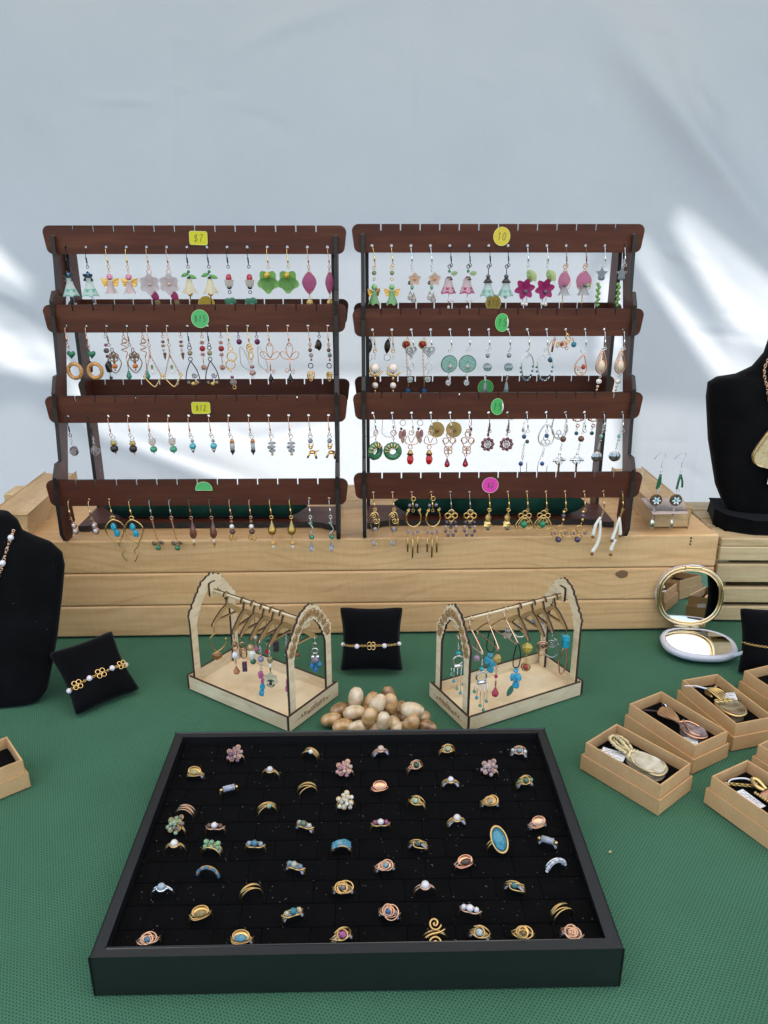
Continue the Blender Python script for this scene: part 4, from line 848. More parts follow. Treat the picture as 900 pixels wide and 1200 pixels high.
pair(RR, R, 2, 12, 'silver scallop shell earring with teal bead', 'silver', shell())
# ---- right rack, bottom row
pair(RR, R, 3, 0, 'gold filigree twist earring with clear bead', 'gold', [e_ring(X, 19, 2, .6, 'gold'), e_spiral(X - 2, 27, 4, 1.6, .8, 'gold'), e_spiral(X + 1, 33, 4.4, 1.6, .8, 'gold', 180), e_wire([(X - 4, 24), (X - 5, 38), (X, 48), (X + 5, 38), (X + 3, 24)], .8, 'gold', 4, True), e_bead(X, 43, 3, 3, '#8d8791', y=-1.5), e_links(X - 1, 48, X - 1, 56, 'gold', 3), e_fac(X - 1, 61, 4, 4, '=d8d3c4')])
pair(RR, R, 3, 2, 'gold horseshoe earring with three dangling bars', 'gold', [e_bead(X - 4, 14, 2.2, 2.2, '#7d7488'), e_bead(X + 4, 14, 2.2, 2.2, '#7d7488'), e_ring(X, 6, 2.6, .7, 'gold'), e_wire([(X - 5, 20), (X - 8, 28), (X - 6, 37), (X + 1, 41), (X + 8, 36), (X + 9, 27), (X + 6, 20)], 1.0, 'gold', 5, name='horseshoe'), e_spiral(X - 6, 20, 2.2, 1.2, .7, 'gold'), e_spiral(X + 7, 20, 2.2, 1.2, .7, 'gold')] + [q for k, (dx, z0, z1) in enumerate(((-6, 54, 72), (0, 56, 80), (6, 53, 74))) for q in (e_bead(X + dx, 47 + (k == 1) * 2, 2, 2, '#837a90'), e_links(X + dx, 49, X + dx, z0, 'gold', 2), e_bar(X + dx, z0, z1, 1.1, 'brass'))], yaws=(.05, .25))
pair(RR, R, 3, 4, 'gold quatrefoil earring with purple bead tassel', 'steel', [e_loops(X, 27, 3.4, 4, .9, 'gold', 0)] + [e_bead(X + dx, z, 2.3, 2.2, c, 'bead') for dx, z, c in ((-5, 35, '#5f4d58'), (0, 36, '#6d5a64'), (5, 35, '#5a4852'), (-6, 41, '#b49a8c'), (0, 41.5, '#4a3c44'), (6, 41, '#ab9488'), (-6, 46.5, '#5a4a55'), (0, 47, '#a99286'), (6, 46.5, '#5d4d58'), (-3, 51.5, '#665660'), (3, 51.5, '#5b4b54'))])
pair(RR, R, 3, 6, 'gold nugget earring with smoky crystal', 'gold', [e_ring(X - 1, 20, 1.8, .6, 'gold'), e_links(X - 1, 22, X - 1, 27, 'gold', 2), e_chip(X - 2, 31, 3.8, 5, 'brass', 3), e_chip(X - 2, 38, 5.2, 5, 'gold', 7), e_fac(X - 2, 42, 3.4, 3.6, '=a89a86', y=-1.5)])
pair(RR, R, 3, 8, 'gold clover top earring around green bead', 'gold', [e_links(X - 1, 19, X - 2, 23, 'gold', 2), e_loops(X - 3, 29, 3, 5, .7, 'gold', 90, d=1.4), e_wire([(X - 3, 27), (X - 14, 41), (X - 4, 46), (X + 7, 41)], .8, 'gold', 5, True), e_wire([(X - 3, 30), (X - 11, 41), (X - 4, 44), (X + 4, 41)], .6, 'gold', 4, True), e_bead(X - 4, 38, 4.7, 4.7, '#1f7a4f', y=-1)], yaws=(.05, -.05))
pair(RR, R, 3, 10, 'gold wire flower earring with amethyst bead', 'gold', [e_bead(X - 2, 23, 2, 1.8, 'gold'), e_bead(X - 2, 28, 2.6, 2.4, '#5d5266'), e_bead(X - 2, 33, 1.8, 2.2, 'gold'), e_links(X - 3, 36, X - 3, 42, 'gold', 2), e_loops(X - 5, 50, 4.2, 4, .55, 'gold', 0, d=1.2), e_bead(X - 11, 50, 2, 1.9, '#6a6078'), e_bead(X + 2, 50, 2, 1.9, '#6a6078'), e_bead(X - 6, 58, 4.1, 3.9, '#4f3f5a')])
tus = lambda s: [e_links(X, 20, X - 3, 34, 'gold', 6, 1.1), e_tusk([(X - 3, 30), (X - 8, 40), (X - 10, 53)], 1.5, 2.5, '^e9e4d8'), e_bead(X - 10, 55, 2.3, 2, '#8a4a2a'), e_bead(X - 11, 59, 1.4, 1.4, 'gold'), e_tusk([(X - 3, 34), (X - 2, 50), (X - 4, 64), (X - 9 * s, 74)], 1.5, 2.6, '^e9e4d8'), e_bead(X - 9 * s, 77, 2.4, 2, '#8a4a2a'), e_bead(X - 9 * s, 81, 1.6, 1.4, 'gold')]
pair(RR, R, 3, 12, 'white curved tusk shell earring with brown beads', 'gold', tus(1), elems2=[e_links(X, 20, X - 3, 34, 'gold', 6, 1.1), e_tusk([(X - 3, 32), (X - 6, 46), (X - 9, 58)], 1.5, 2.5, '^e9e4d8'), e_bead(X - 9, 60, 2.3, 2, '#8a4a2a'), e_bead(X - 9, 64, 1.5, 1.4, 'gold'), e_tusk([(X - 3, 30), (X - 1, 42), (X, 52)], 1.4, 2.4, '^e9e4d8'), e_bead(X, 54, 2.2, 2, '#8a4a2a'), e_tusk([(X - 5, 58), (X - 8, 66), (X - 9, 72)], 2, 2.4, '^e9e4d8'), e_bead(X - 9, 78, 2.6, 2, '#8a4a2a'), e_bead(X - 9, 82, 1.5, 1.4, 'gold')], yaws=(0, 0))
# ---- earrings on the rear boards, seen below the front ones
def rear(rk, side, row, us, desc, metal, elems, dz=0):
    for k, u in enumerate(us):
        lab = '%s%s, hung behind %s row, %s rack' % (desc, (', %s of pair' % ('left', 'right')[k]) if len(us) > 1 else '', RN[row], side)
        p = rk['atu'](row, u)
        if k == 0: a = build_earring(lab, p, metal, elems, .1, 'earrings on the rear boards')
        else: copy_thing(a, lab, p, -.1)
rear(RL, L, 1, (97, 121), 'pink and black bead strand earring', 'silver', [e_bead(1, 31, 2.4, 2.3, '#c25a92'), e_bead(1, 38, 4, 3.6, '#77706d'), e_bead(1, 45, 2.3, 2.3, '#b4547f'), e_links(1, 48, 2, 52, 'steel', 2), e_chip(2, 58, 5.2, 7.5, '#3a3638', 3), e_bead(3, 72, 2.5, 2.4, '#5d4a44'), e_bar(2.5, 65, 70, .5, 'steel')])
rear(RL, L, 1, (142, 165), 'copper zigzag earring with sea green drop', 'copper', [e_wire([(1, 23), (5, 27), (-3, 30), (5, 34), (-3, 37), (4, 40), (2, 46)], .7, 'copper'), e_ring(2, 26, 3, .6, 'copper'), e_bar(2, 46, 62, .45, 'copper', 1), e_drop(3, 60, 3.6, 14, '#4f9f88', True)])
rear(RL, L, 1, (188, 210), 'short brown bead dangle earring', 'copper', [e_bead(1, 27, 2.7, 2.2, '#9a6a58'), e_bead(1, 32, 3, 2, '#b3896f'), e_bead(1, 37, 2, 2.4, '^ddd0c6'), e_bead(2, 42, 2.6, 2.2, '#8a6448'), e_cone(2, 44, 49, 2, .5, 'bronze')])
rear(RL, L, 1, (234, 257), 'rose quartz and red bead strand earring', 'copper', [e_bead(1, 28, 3, 2.7, '~dcb3b0'), e_bead(1, 35.5, 4.1, 4, '#b82f33'), e_bead(1, 43, 3, 2.6, '~dcb3b0'), e_bar(1, 46, 54, .5, 'copper'), e_fac(1, 59, 4, 4, '#c98f7c')])
rear(RL, L, 1, (277, 299), 'wire heart earring with plum bead', 'gun', [e_bead(2, 27, 4, 4, '#7a2f63'), e_wire([(3, 33), (10, 44), (14, 62), (4, 57), (2, 45)], .4, 'steel', 4, True)])
rear(RL, L, 1, (372,), 'dark leaf bead earring', 'gun', [e_leaf(0, 24, 14, 4, 85, '#4a3a30'), e_bead(-2, 33, 3, 3, '#4a3830')])
rear(RR, R, 1, (433, 455), 'dark brown leaf earring', 'gun', [e_leaf(0, 20, 18, 4, 95, '#33261e'), e_ring(-1, 43, 4, .5, 'silver')])
rear(RR, R, 1, (476, 496), 'red crystal in gold setting earring', 'gold', [e_bead(0, 27, 4.3, 4.3, '#a52833'), e_ring(0, 27, 4.9, 1, 'gold'), e_links(0, 33, 3, 80, 'gold', 20, 1.0), e_bead(2, 86, 5, 4.6, '#1d4f78'), e_bead(-3, 92, 3, 3, '^c9bfb4'), e_bead(6, 91, 3, 3, '#3a9aa6')])
rear(RR, R, 1, (649,), 'copper stick earring with blue bead', 'copper', [e_bar(1, 20, 36, 1.5, 'copper', -2), e_bead(-2, 46, 4, 3.8, '#23688a'), e_wire([(-2, 22), (-6, 32), (-3, 40)], .5, 'copper')])
rear(RR, R, 2, (432, 455), 'long triangle wire earring', 'silver', [e_wire([(0, 4), (-8, 50), (10, 50)], .35, 'steel', 3, True)])
rear(RR, R, 2, (472, 493), 'purple flower earring with pink quartz cluster', 'copper', [e_petals(0, 24, 8, 5, '#6f2a5c'), e_ring(0, 36, 3.8, .5, 'silver'), e_chip(-3, 52, 3, 6, '~d6b4aa', 2), e_chip(2, 50, 3, 5.5, '~cfa29a', 4), e_chip(0, 58, 2.8, 5, '~e0c7bd', 6), e_bead(-2, 44, 2, 2, '#5b5048')])
rear(RR, R, 2, (513, 534), 'yellow glass disc earring', 'copper', [e_links(0, 20, 0, 34, 'copper', 5), e_disc(-1, 45, 10.4, 2.4, '~d6c184', 'glass_disc'), e_bead(-1, 46, 3, 3, '#a8752c', y=-2), e_ring(-1, 46, 4.5, .5, 'brass')])
rear(RR, R, 2, (553, 575), 'black bead chandelier earring', 'gun', [e_bead(-6, 24, 2, 2.2, '#241f22'), e_bead(0, 26, 2.2, 3, '#241f22'), e_bead(6, 25, 2, 3, '#241f22'), e_bar(0, 28, 40, .5, 'copper'), e_bead(0, 45, 1.8, 3.4, '#5c2e2a'), e_bead(-1, 52, 1.7, 3.2, '#241f22')])
rear(RR, R, 2, (598, 617), 'silver filigree dangle earring', 'silver', [e_loops(0, 26, 3, 3, .8, 'steel', 200), e_fac(-2, 46, 2.4, 2.8, '=b9c4c9'), e_links(0, 32, -2, 44, 'silver', 4)])
rear(RR, R, 2, (658,), 'braided silver oval hoop earring', 'silver', [e_wire([(0, 8), (-10, 34), (-9, 50), (0, 58), (9, 50), (8, 32)], 1.0, 'silver', 5, True, 'hoop'), e_loops(-1, 52, 2.8, 3, .6, 'silver')])
rear(RR, R, 2, (679, 698), 'copper arch chandelier earring with teal bead', 'copper', [e_wire([(-9, 24), (-6, 32), (0, 34), (7, 31), (10, 24)], .9, 'copper', 4), e_loops(0, 34, 2.2, 3, .6, 'copper', 30, d=2.4), e_links(-1, 36, -1, 46, 'silver', 4), e_bead(-1, 50, 3, 3, '#2b6f86')])

# ================================================================== CLEAR STAND WITH TWO TURQUOISE EARRINGS
def card_stand():
    Y = .915
    tl, br = ony(757, 521, Y), ony(809, 602, Y)
    r = thing('clear_earring_stand', 'clear plastic stand holding turquoise earrings on the crate end', 'stand', (0, 0, 0))
    clear = newmat('clear_acrylic', (.98, .98, .99, 1), .0, Transmission_Weight=1.0, IOR=1.04)
    ob('sheet', M().box(tl.x, br.x, Y, Y + .0012, br.z, tl.z), clear, r)
    a, b, c, d = onz(751, 584, .1576), onz(800, 584, .1576), onz(806, 602, .1576), onz(765, 603, .1576)
    ob('paper_foot', M().prism([[(p.x, p.y) for p in (a, b, c, d)]], .1576, .1582, 'xy'), MT('%d0bcb2'), r)
    g = 'turquoise concho earrings'
    for k, u in enumerate((775.5, 799)):
        hk = M().tube(cat([(-9, -1, 0), (-5, -2, 6), (1, -2.5, 9), (3, -2.5, 4), (0, -3, -3), (0, -3, -10)], 4), .42, 5)
        el = [('ear_wire', hk, 'silver', True), e_ring(0, 14, 1.4, .4, 'silver'), e_wire([(0, 18), (-1.5, 26), (-2.5, 36)], 1.5, '#1f6f4c', 3, name='green_cord'), e_wire([(0, 18), (2.5 * k + .6, 27), (4.5 * k - 1, 34)], 1.3, '#1b6245', 3, name='green_cord'),
              e_ring(-1, 38, 2, .5, 'silver'), e_disc(-2, 50, 6.8, 2, '#5d5148', 'concho'), e_ring(-2, 50, 6.8, .9, 'bronze', name='rim'), e_petals(-2, 50, 5.2, 6, '^e6e6e2', 'inlay', .22, 0, .2, -1), e_bead(-2, 50, 2, 2, '#3fb3bf', 'turquoise', y=-1.5),
              e_links(-3, 58, -3, 64, 'silver', 2), e_bead(-3, 67, 2.2, 2, '#8d5a34'), e_links(-3.5, 69, -3.5, 76, 'silver', 3), e_leaf(-3.5, 75, 12, 2.6 if k == 0 else 1.6, 88, 'silver', 'leaf_charm')]
        build_earring('turquoise concho earring with green cord, %s of the pair on the clear stand' % ('left', 'right')[k], ony(u, 538, Y - .001), 'silver', el, 0, g, hook=False)
card_stand()

# ================================================================== MINIATURE CLOTHES RAILS
def strip(path, hw):
    L, R_ = [], []
    n = len(path)
    for i, p in enumerate(path):
        a, b = path[max(0, i - 1)], path[min(n - 1, i + 1)]; dx, dy = b[0] - a[0], b[1] - a[1]; q = math.hypot(dx, dy)
        nx, ny = -dy / q * hw, dx / q * hw
        L.append((p[0] + nx, p[1] + ny)); R_.append((p[0] - nx, p[1] - ny))
    return L + R_[::-1]
ROD = .1075
def mini_stand(side, A, B, C, fsign):
    A, B, C = Vector(A), Vector(B), Vector(C)
    if fsign > 0: u = (B - A); wv = (C - B)
    else: u = (C - B); wv = (A - B)
    Ln, Wd = u.length, wv.length; cen = (A + C) / 2; yaw = math.atan2(u.y, u.x)
    r = thing('miniature_clothes_rail', 'miniature laser cut wooden clothes rail %s of the middle pillow' % side, 'jewelry stand', (cen.x, cen.y, 0), yaw, 'miniature wooden clothes rails')
    mats = [PLY, CHAR]; hl, hw = Ln / 2, Wd / 2; t = .003
    ob('floor_panel', M().box(-hl + .0032, hl - .0032, -hw + .0032, hw - .0032, .001, .004), PLY, r)
    for s in (-1, 1):
        ob('long_wall', M().prism([[(-hl + .0031, .0005), (hl - .0031, .0005), (hl - .0031, .0165), (-hl + .0031, .0165)]], s * hw - s * t if s > 0 else -hw, s * hw if s > 0 else -hw + t, 'xz', 1), mats, r)
        e = ob('short_wall', M().prism([[(-hw, .0005), (hw, .0005), (hw, .0178), (-hw, .0178)]], hl - t if s > 0 else -hl, hl if s > 0 else -hl + t, 'yz', 1), mats, r)
        mb = M()                                              # engraved spray of flowers
        xx = s * (hl + .0001)
        for k in range(9):
            yy = (k - 4) * .0052; zz = .0090 + .0010 * math.sin(k * 2.1); R_ = .0037 - .00055 * abs(k - 4)
            P = [(xx, yy + R_ * f * math.cos(a), zz + R_ * f * math.sin(a)) for f, a in ((i / 14, i * .75 + k) for i in range(15))]
            mb.tube(P, .00034, 4)
        mb.tube([(xx, -.028, .008), (xx, -.012, .0065), (xx, .012, .0065), (xx, .028, .0085)], .0002, 4)
        ob('engraving', mb, ENGR, e)
        # arch
        def jag(P, amp, ph):
            C = [Vector((a[0] + (b[0] - a[0]) * k / 7, a[1] + (b[1] - a[1]) * k / 7, 0)) for a, b in zip(P, P[1:]) for k in range(7)] + [Vector((*P[-1], 0))]; o_ = []
            for k, q in enumerate(C):
                e_ = amp * (math.sin(k * 1.9 + ph) * .6 + math.sin(k * 3.7 + 2 * ph) * .6) * min(1, k / 6, (len(C) - 1 - k) / 6)
                d_ = Vector((q.x, q.y - .085, 0)).normalized(); o_.append((q.x + d_.x * e_, q.y + d_.y * e_))
            return o_
        ww = hw - .0065
        oh = [(ww, .080), (ww + .0010, .090), (ww * .72, .106), (ww * .40, .121), (0, .1270)]
        ih = [(ww - .0088, .074), (ww - .0115, .083), (ww * .46, .098), (ww * .22, .1075), (0, .1085)]
        mir_ = lambda P: P + [(-p[0], p[1]) for p in P[::-1][1:]]
        out = [(ww, .0045)] + jag(mir_(oh), .0011, s) + [(-ww, .0045)]
        inn = [(ww - .0088, .0045)] + jag(mir_(ih), .0010, 2 + s) + [(-ww + .0088, .0045)]
        xa = s * (hl - .0034); x0, x1 = (xa - t, xa) if s > 0 else (xa, xa + t)
        loop = out + inn[::-1]
        ar = ob('arch', M().prism([loop], x0, x1, 'yz', 1), mats, r)
        for k in range(13):                                   # carved roses on the outer face
            f_ = abs(k - 6) / 6; mid = cat([(0, .1172, 0), (ww * .36, .1125, 0), (ww * .66, .098, 0), (ww - .0055, .083, 0)], 8)
            q_ = mid[min(len(mid) - 1, int(f_ * (len(mid) - 1)))]; cy_, cz_ = math.copysign(q_.x, k - 6), q_.y; R_ = .0050 + .0008 * math.sin(k * 3)
            mb = M()
            P = [((x1 if s > 0 else x0) + s * (.0002 + .0009 * (1 - f)), cy_ + R_ * f * math.cos(q), cz_ + R_ * f * math.sin(q)) for f, q in ((i / 26, i * .62 + k) for i in range(27))]
            mb.tube(P, [.0007 * (1 - .3 * i / 26) for i in range(27)], 4)
            ob('carved_rose', mb, newmat('carved_ply', (.34, .19, .07, 1), .6) if 'carved_ply' not in bpy.data.materials else bpy.data.materials['carved_ply'], ar)
            for dd in (-.25, .28):
                mb.v = mb.v
        ob('rod_clip', M().prism([rrect(-.0055, .0055, ROD - .007, ROD + .010, .002, 2)], x0 - .0031 if s > 0 else x1 + .0001, x0 - .0001 if s > 0 else x1 + .0031, 'yz', 1), mats, r)
    ob('rod', M().tube([(-hl + .004, 0, ROD), (hl - .004, 0, ROD)], .0019, 8), PLY, r, smooth=True)
    ob('rod_underside', M().tube([(-hl + .0068, -.0001, ROD + .0016), (hl - .0068, -.0001, ROD + .0016)], .0008, 5), CHAR, r, smooth=True)
    return dict(cen=cen, yaw=yaw, hl=hl, hw=hw)
ML = mini_stand('left', (-.2195, .7645), (-.0960, .6815), (-.0507, .7503), 1)
MR = mini_stand('right', (.0468, .7470), (.0880, .6840), (.2225, .7540), -1)
_hm = {}
def hanger_mesh(kind):
    if kind in _hm: return _hm[kind]
    mm = .001
    hookp = [(3.3 * math.cos(math.radians(a)), 3.3 * math.sin(math.radians(a)) - 1.2) for a in range(195, -41, -20)] + [(1.2, -6.5), (0, -9), (0, -12.5)]
    if kind == 'wood':
        a = M().prism([[(p[0] * mm, p[1] * mm) for p in strip(hookp, 1.05)]], -.0011, .0011, 'yz', 1)
        S = [(-2.5, -12.2), (2.5, -12.2), (8, -15), (16, -21.5), (22, -28), (23, -31), (20.5, -30.5), (13, -26.8), (-13, -26.8), (-20.5, -30.5), (-23, -31), (-22, -28), (-16, -21.5), (-8, -15)]
        Hh = [(-11.5, -24.9), (-6, -19.6), (0, -15.8), (6, -19.6), (11.5, -24.9)]
        b = M().prism([[(p[0] * mm, p[1] * mm) for p in S], [(p[0] * mm, p[1] * mm) for p in Hh]], -.0011, .0011, 'yz', 1)
        _hm[kind] = [('hook', mesh('hook', a, [HANGW, CHAR])), ('shoulders', mesh('shoulders', b, [HANGW, CHAR]))]
    else:
        a = M().tube(cat([(0, p[0] * mm, p[1] * mm) for p in hookp], 2), .0007, 6)
        P = [(0, -12.5), (4, -13.5), (21, -29), (22, -31.5), (20, -32), (0, -31.2), (-20, -32), (-22, -31.5), (-21, -29), (-4, -13.5)]
        b = M().tube(cat([(0, p[0] * mm, p[1] * mm) for p in P], 3, True), .0007, 6, True)
        _hm[kind] = [('hook', mesh('hook', a, MT('rose'), True)), ('shoulders', mesh('shoulders', b, MT('rose'), True))]
    return _hm[kind]
ORD = ('first', 'second', 'third', 'fourth', 'fifth', 'sixth', 'seventh')
def hanger(S, side, f, kind, idx, earr):
    """f: place along the rod, 0 = left end; earr: list of (tip, description, metal, elements)"""
    x = (f - .5) * 2 * S['hl']; c, s_ = math.cos(S['yaw']), math.sin(S['yaw'])
    jy = random.uniform(-.12, .12)
    P = Vector((S['cen'].x + x * c, S['cen'].y + x * s_, ROD))
    o = thing('clothes_hanger', '%s miniature %s hanger from the left on the %s wooden clothes rail' % (ORD[idx], 'wooden' if kind == 'wood' else 'copper wire', side), 'hanger', P, S['yaw'] + jy, 'miniature hangers')
    for n, me in hanger_mesh(kind): ob(n, me, None, o)
    for tip, d, metal, el in earr:
        yy = tip * .0195
        q = Vector((P.x - yy * math.sin(S['yaw'] + jy), P.y + yy * math.cos(S['yaw'] + jy), ROD - (.0285 if kind == 'wood' else .031)))
        build_earring('%s on the %s miniature clothes rail' % (d, side), q, metal, el, random.uniform(-.4, .4), 'earrings on the miniature rails', hook=False)
def ew(metal, z=14): return 'ear_wire', M().tube(cat([(0, 3, -3), (0, 1.5, 1.5), (0, -1.8, 0), (0, -2.6, -7), (0, -3, -z)], 3), .5, 5), metal, True
hanger(ML, 'left', .19, 'wood', 0, [(-1, 'gold heart hoop earring with brown knot', 'gold', [ew('gold', 9), e_wire([(0, 10), (-5, 16), (-4, 24), (1, 32), (9, 26), (12, 16)], .7, 'gold', 4), e_chip(1, 37, 5, 4.4, '#8d5a2e', 4, 'knot'), e_ring(1, 37, 5, 1, 'brass', 1, .8)]),
                                  (1, 'plain gold hoop earring', 'gold', [ew('gold', 8), e_ring(0, 16, 6, .7, 'gold'), e_bead(0, 24, 2, 2, '#a86a4c')])])
hanger(ML, 'left', .36, 'wood', 1, [(-1, 'white oval stone earring with copper drop', 'copper', [ew('copper', 8), e_bead(0, 14, 3.4, 3.4, '#8f6a4c'), e_ring(0, 18, 3, .8, 'copper'), e_bead(0, 27, 4.2, 5, '^e2dad8', 'moonstone'), e_links(0, 33, 0, 38, 'copper', 3), e_drop(0, 39, 3.8, 11, '#b5703c', True)]), (1, 'copper bead strand earring with pink tip', 'copper', [ew('copper', 7), e_links(0, 8, 0, 16, 'copper', 4), e_bead(0, 19, 2.6, 2.6, '#9a6a4a'), e_bead(0, 24, 2.2, 2.2, '^d9cfc8'), e_links(0, 26, 0, 32, 'copper', 3), e_drop(0, 33, 2.8, 8, '#b5607c', True)])])
hanger(ML, 'left', .46, 'wood', 2, [(-1, 'copper double hoop earring with purple bar', 'copper', [ew('copper', 7), e_ring(0, 12, 4, .7, 'copper', .6, 1), e_ring(1, 22, 5, .7, 'copper', .6, 1), e_ring(1, 18, 3, .6, 'copper'), ('purple_bar', M().box(-1.5, 3.5, -5, -1, -42, -32), '#5c4152', False)]),
                                  (1, 'green bead and tiny red charm earring', 'copper', [ew('copper', 7), e_links(0, 8, 0, 18, 'copper', 5), e_bead(0, 22, 3.8, 3.8, '#1f6a4a'), e_bar(0, 26, 34, .5, 'copper'), e_star(0, 37, 3.6, '#b02a35')])])
hanger(ML, 'left', .55, 'wood', 3, [(-1, 'cream shell earring', 'brass', [ew('brass', 6), e_chip(0, 10, 4, 4, '#b89a6c', 2), e_chip(1, 18, 4.4, 6, '^e6dccb', 5, 'shell'), e_bead(2, 26, 3.4, 3.4, '#23664c')]),
                                  (1, 'dark purple crystal bar earring', 'steel', [ew('steel', 6), e_links(0, 8, 0, 18, 'steel', 5), ('crystal_bar', M().box(-2.4, 2.4, -5, -1, -32, -20), '#4c3142', False)])])
hanger(ML, 'left', .64, 'wood', 4, [(-1, 'silver chain earring with pink and blue beads', 'silver', [ew('silver', 5), e_links(0, 6, 0, 16, 'silver', 5, 1.5), e_bead(0, 20, 3.6, 3.6, '#8a8fae', 'lavender_bead'), e_links(0, 24, 0, 34, 'silver', 5, 1.5), e_chip(-1, 38, 3, 5, '~d883bb', 2), e_chip(1, 46, 2.6, 4, '~cf7fb8', 3), e_chip(0, 53, 3, 4.6, '#36a5c6', 5), e_chip(-1, 60, 3.2, 4, '#2b9cc0', 7)]), (1, 'silver twist earring with plum bead', 'silver', [ew('silver', 5), e_links(0, 6, 0, 22, 'silver', 7, 1.5), e_bead(0, 26, 3, 3, '#6a3f58'), e_bead(0, 32, 2.4, 2.4, '^ddd6d2')])])
hanger(ML, 'left', .73, 'wood', 5, [(-1, 'pale flower charm earring with camera disc', 'silver', [ew('silver', 5), e_links(0, 6, 0, 12, 'silver', 3, 1.4), e_chip(0, 16, 3.4, 4, '#9d8f66', 3), e_bar(0, 20, 34, .8, 'silver'), e_petals(0, 38, 8, 6, '%d3c7a4'), e_disc(0, 43, 4.6, 3, 'steel', 'charm_disc'), e_bead(0, 43, 2, 2, '#1c1a1a', y=-2)]), (1, 'tiny copper key earring', 'copper', [ew('copper', 5), e_ring(0, 9, 2.6, .7, 'copper'), e_bar(0, 12, 24, .8, 'copper'), e_bead(0, 28, 2.8, 2.8, '#7d4a34')])])
hanger(ML, 'left', .90, 'wood', 6, [(-1, 'twisted silver chain earring with magenta and aqua beads', 'silver', [ew('silver', 4), e_links(0, 5, 0, 28, 'silver', 10, 1.7), e_chip(0, 33, 3.2, 5, '~d070ae', 4), e_chip(-1, 41, 3, 5, '~d884b6', 2), e_chip(1, 49, 3.6, 6, '#2da3c8', 6)]),
                                  (1, 'silver cap earring with sapphire blue crystals', 'silver', [ew('silver', 6), e_ring(0, 9, 2.6, .7, 'silver', .7, 1.3), e_ring(0, 15, 3, .9, 'silver'), e_bead(-2.5, 22, 2.4, 2.4, 'silver'), e_bead(2.5, 22, 2.4, 2.4, 'silver'), e_cone(0, 22, 26, 2.5, 5, '#8e7f92', 'cap'), e_drop(-3.5, 26, 2.8, 9, '#1f76ac', True), e_drop(0, 29, 3, 11, '#1a69a4', True), e_drop(4, 25, 2.6, 8, '#2480b2', True)])])
tq = '#35a4ac'
chand = lambda: [ew('silver', 6), e_links(0, 7, 0, 13, 'silver', 3), e_bead(0, 17, 3, 2.2, tq), e_ring(0, 26, 5.5, .9, 'silver'), ('silver_tube', M().tube([(-4, -3, -33), (5, -3, -33)], 2, 8), 'silver', True)] + [q for k, (dx, L_) in enumerate(((-7, 42), (-4, 50), (0, 60), (4, 66), (7, 56))) for q in (e_bar(dx, 34, L_, .35, 'silver'), e_bead(dx, L_, 2, 2, ('#4f9a86', '#3b9fb4', '#5c9f7c', tq, '#6aa893')[k]))]
hanger(MR, 'right', .16, 'wire', 0, [(1, 'silver chandelier earring with turquoise bead fringe, far left', 'silver', chand()), (-1, 'silver turquoise fringe earring behind the front post', 'silver', chand())])
redd = lambda: [ew('copper', 6), e_chip(0, 11, 4.4, 5, '#b0924e', 5, 'gold_knot'), e_links(0, 16, 0, 28, 'copper', 5, 1.3), e_bead(0, 31, 2.2, 2.2, '#b02034'), e_bar(0, 33, 42, 1, 'copper'), e_drop(0, 42, 4.2, 13, '#a51f3c', True)]
hanger(MR, 'right', .31, 'wire', 1, [(-1, 'copper dangle earring with ruby red drop', 'copper', redd()), (1, 'brown and pink stone cluster earring', 'copper', [ew('copper', 5), e_bead(0, 10, 2.4, 2.4, '#a83a34'), e_links(0, 12, 0, 26, 'copper', 5), e_bead(0, 30, 4, 4, '#9b8194')])])
blue = lambda: [e_wire([(0, -1), (-4, 14), (-3, 26), (3, 26), (4, 12)], .6, 'gun', 4, True, 'black_cord'), e_chip(0, 31, 3, 3, '#4fa9c4', 2), e_chip(-3, 38, 4, 4.6, '#3fa0bd', 3), e_chip(3, 40, 4.2, 5, '#35a3c2', 5), e_chip(1, 48, 4.4, 4.6, '#2f98b8', 6), e_leaf(-3, 48, 13, 3.4, 115, '#3f7a66')]
hanger(MR, 'right', .45, 'wire', 2, [(-1, 'turquoise chip cluster on black cord', 'gun', blue()), (1, 'small blue crystal cluster on black cord', 'gun', blue()[:-1])])
hanger(MR, 'right', .57, 'wood', 3, [(-1, 'gold nugget earring with red bead', 'gold', [ew('gold', 4), e_chip(0, 11, 5.4, 6, '#b39a3e', 3), e_links(0, 17, 0, 28, 'brass', 5), e_bead(0, 33, 3.4, 3.4, '#a0342a'), e_ring(0, 33, 4.4, .8, 'brass')]), (1, 'clear crystal flower earring', 'silver', [ew('silver', 4), e_fac(0, 9, 3.5, 3.5, '=d8d4cc'), e_petals(0, 14, 5, 5, '~ddd5cc')])])
hanger(MR, 'right', .69, 'wood', 4, [(-1, 'copper spiral pendant earring', 'copper', [ew('copper', 4), e_spiral(0, 13, 6.5, 2.6, .9, 'copper'), e_bead(0, 13, 2, 2, '#4a3a3a', y=-1), e_wire([(-6, 13), (-3, 24), (4, 22)], .8, 'brass')]), (1, 'silver looped earring with pale crystal', 'silver', [ew('silver', 4), e_ring(0, 14, 7, .8, 'silver'), e_fac(0, 6, 2.6, 2.6, '=cfd6da')])])
hanger(MR, 'right', .79, 'wood', 5, [(-1, 'silver spiral hook earring', 'silver', [ew('silver', 4), e_spiral(0, 13, 6, 2.2, .8, 'steel'), e_wire([(6, 13), (8, 24), (2, 30), (-6, 27)], .8, 'steel')]), (1, 'light blue crystal earring', 'silver', [ew('silver', 2), e_chip(0, 7, 4, 3.4, '=88b4d8', 2)])])
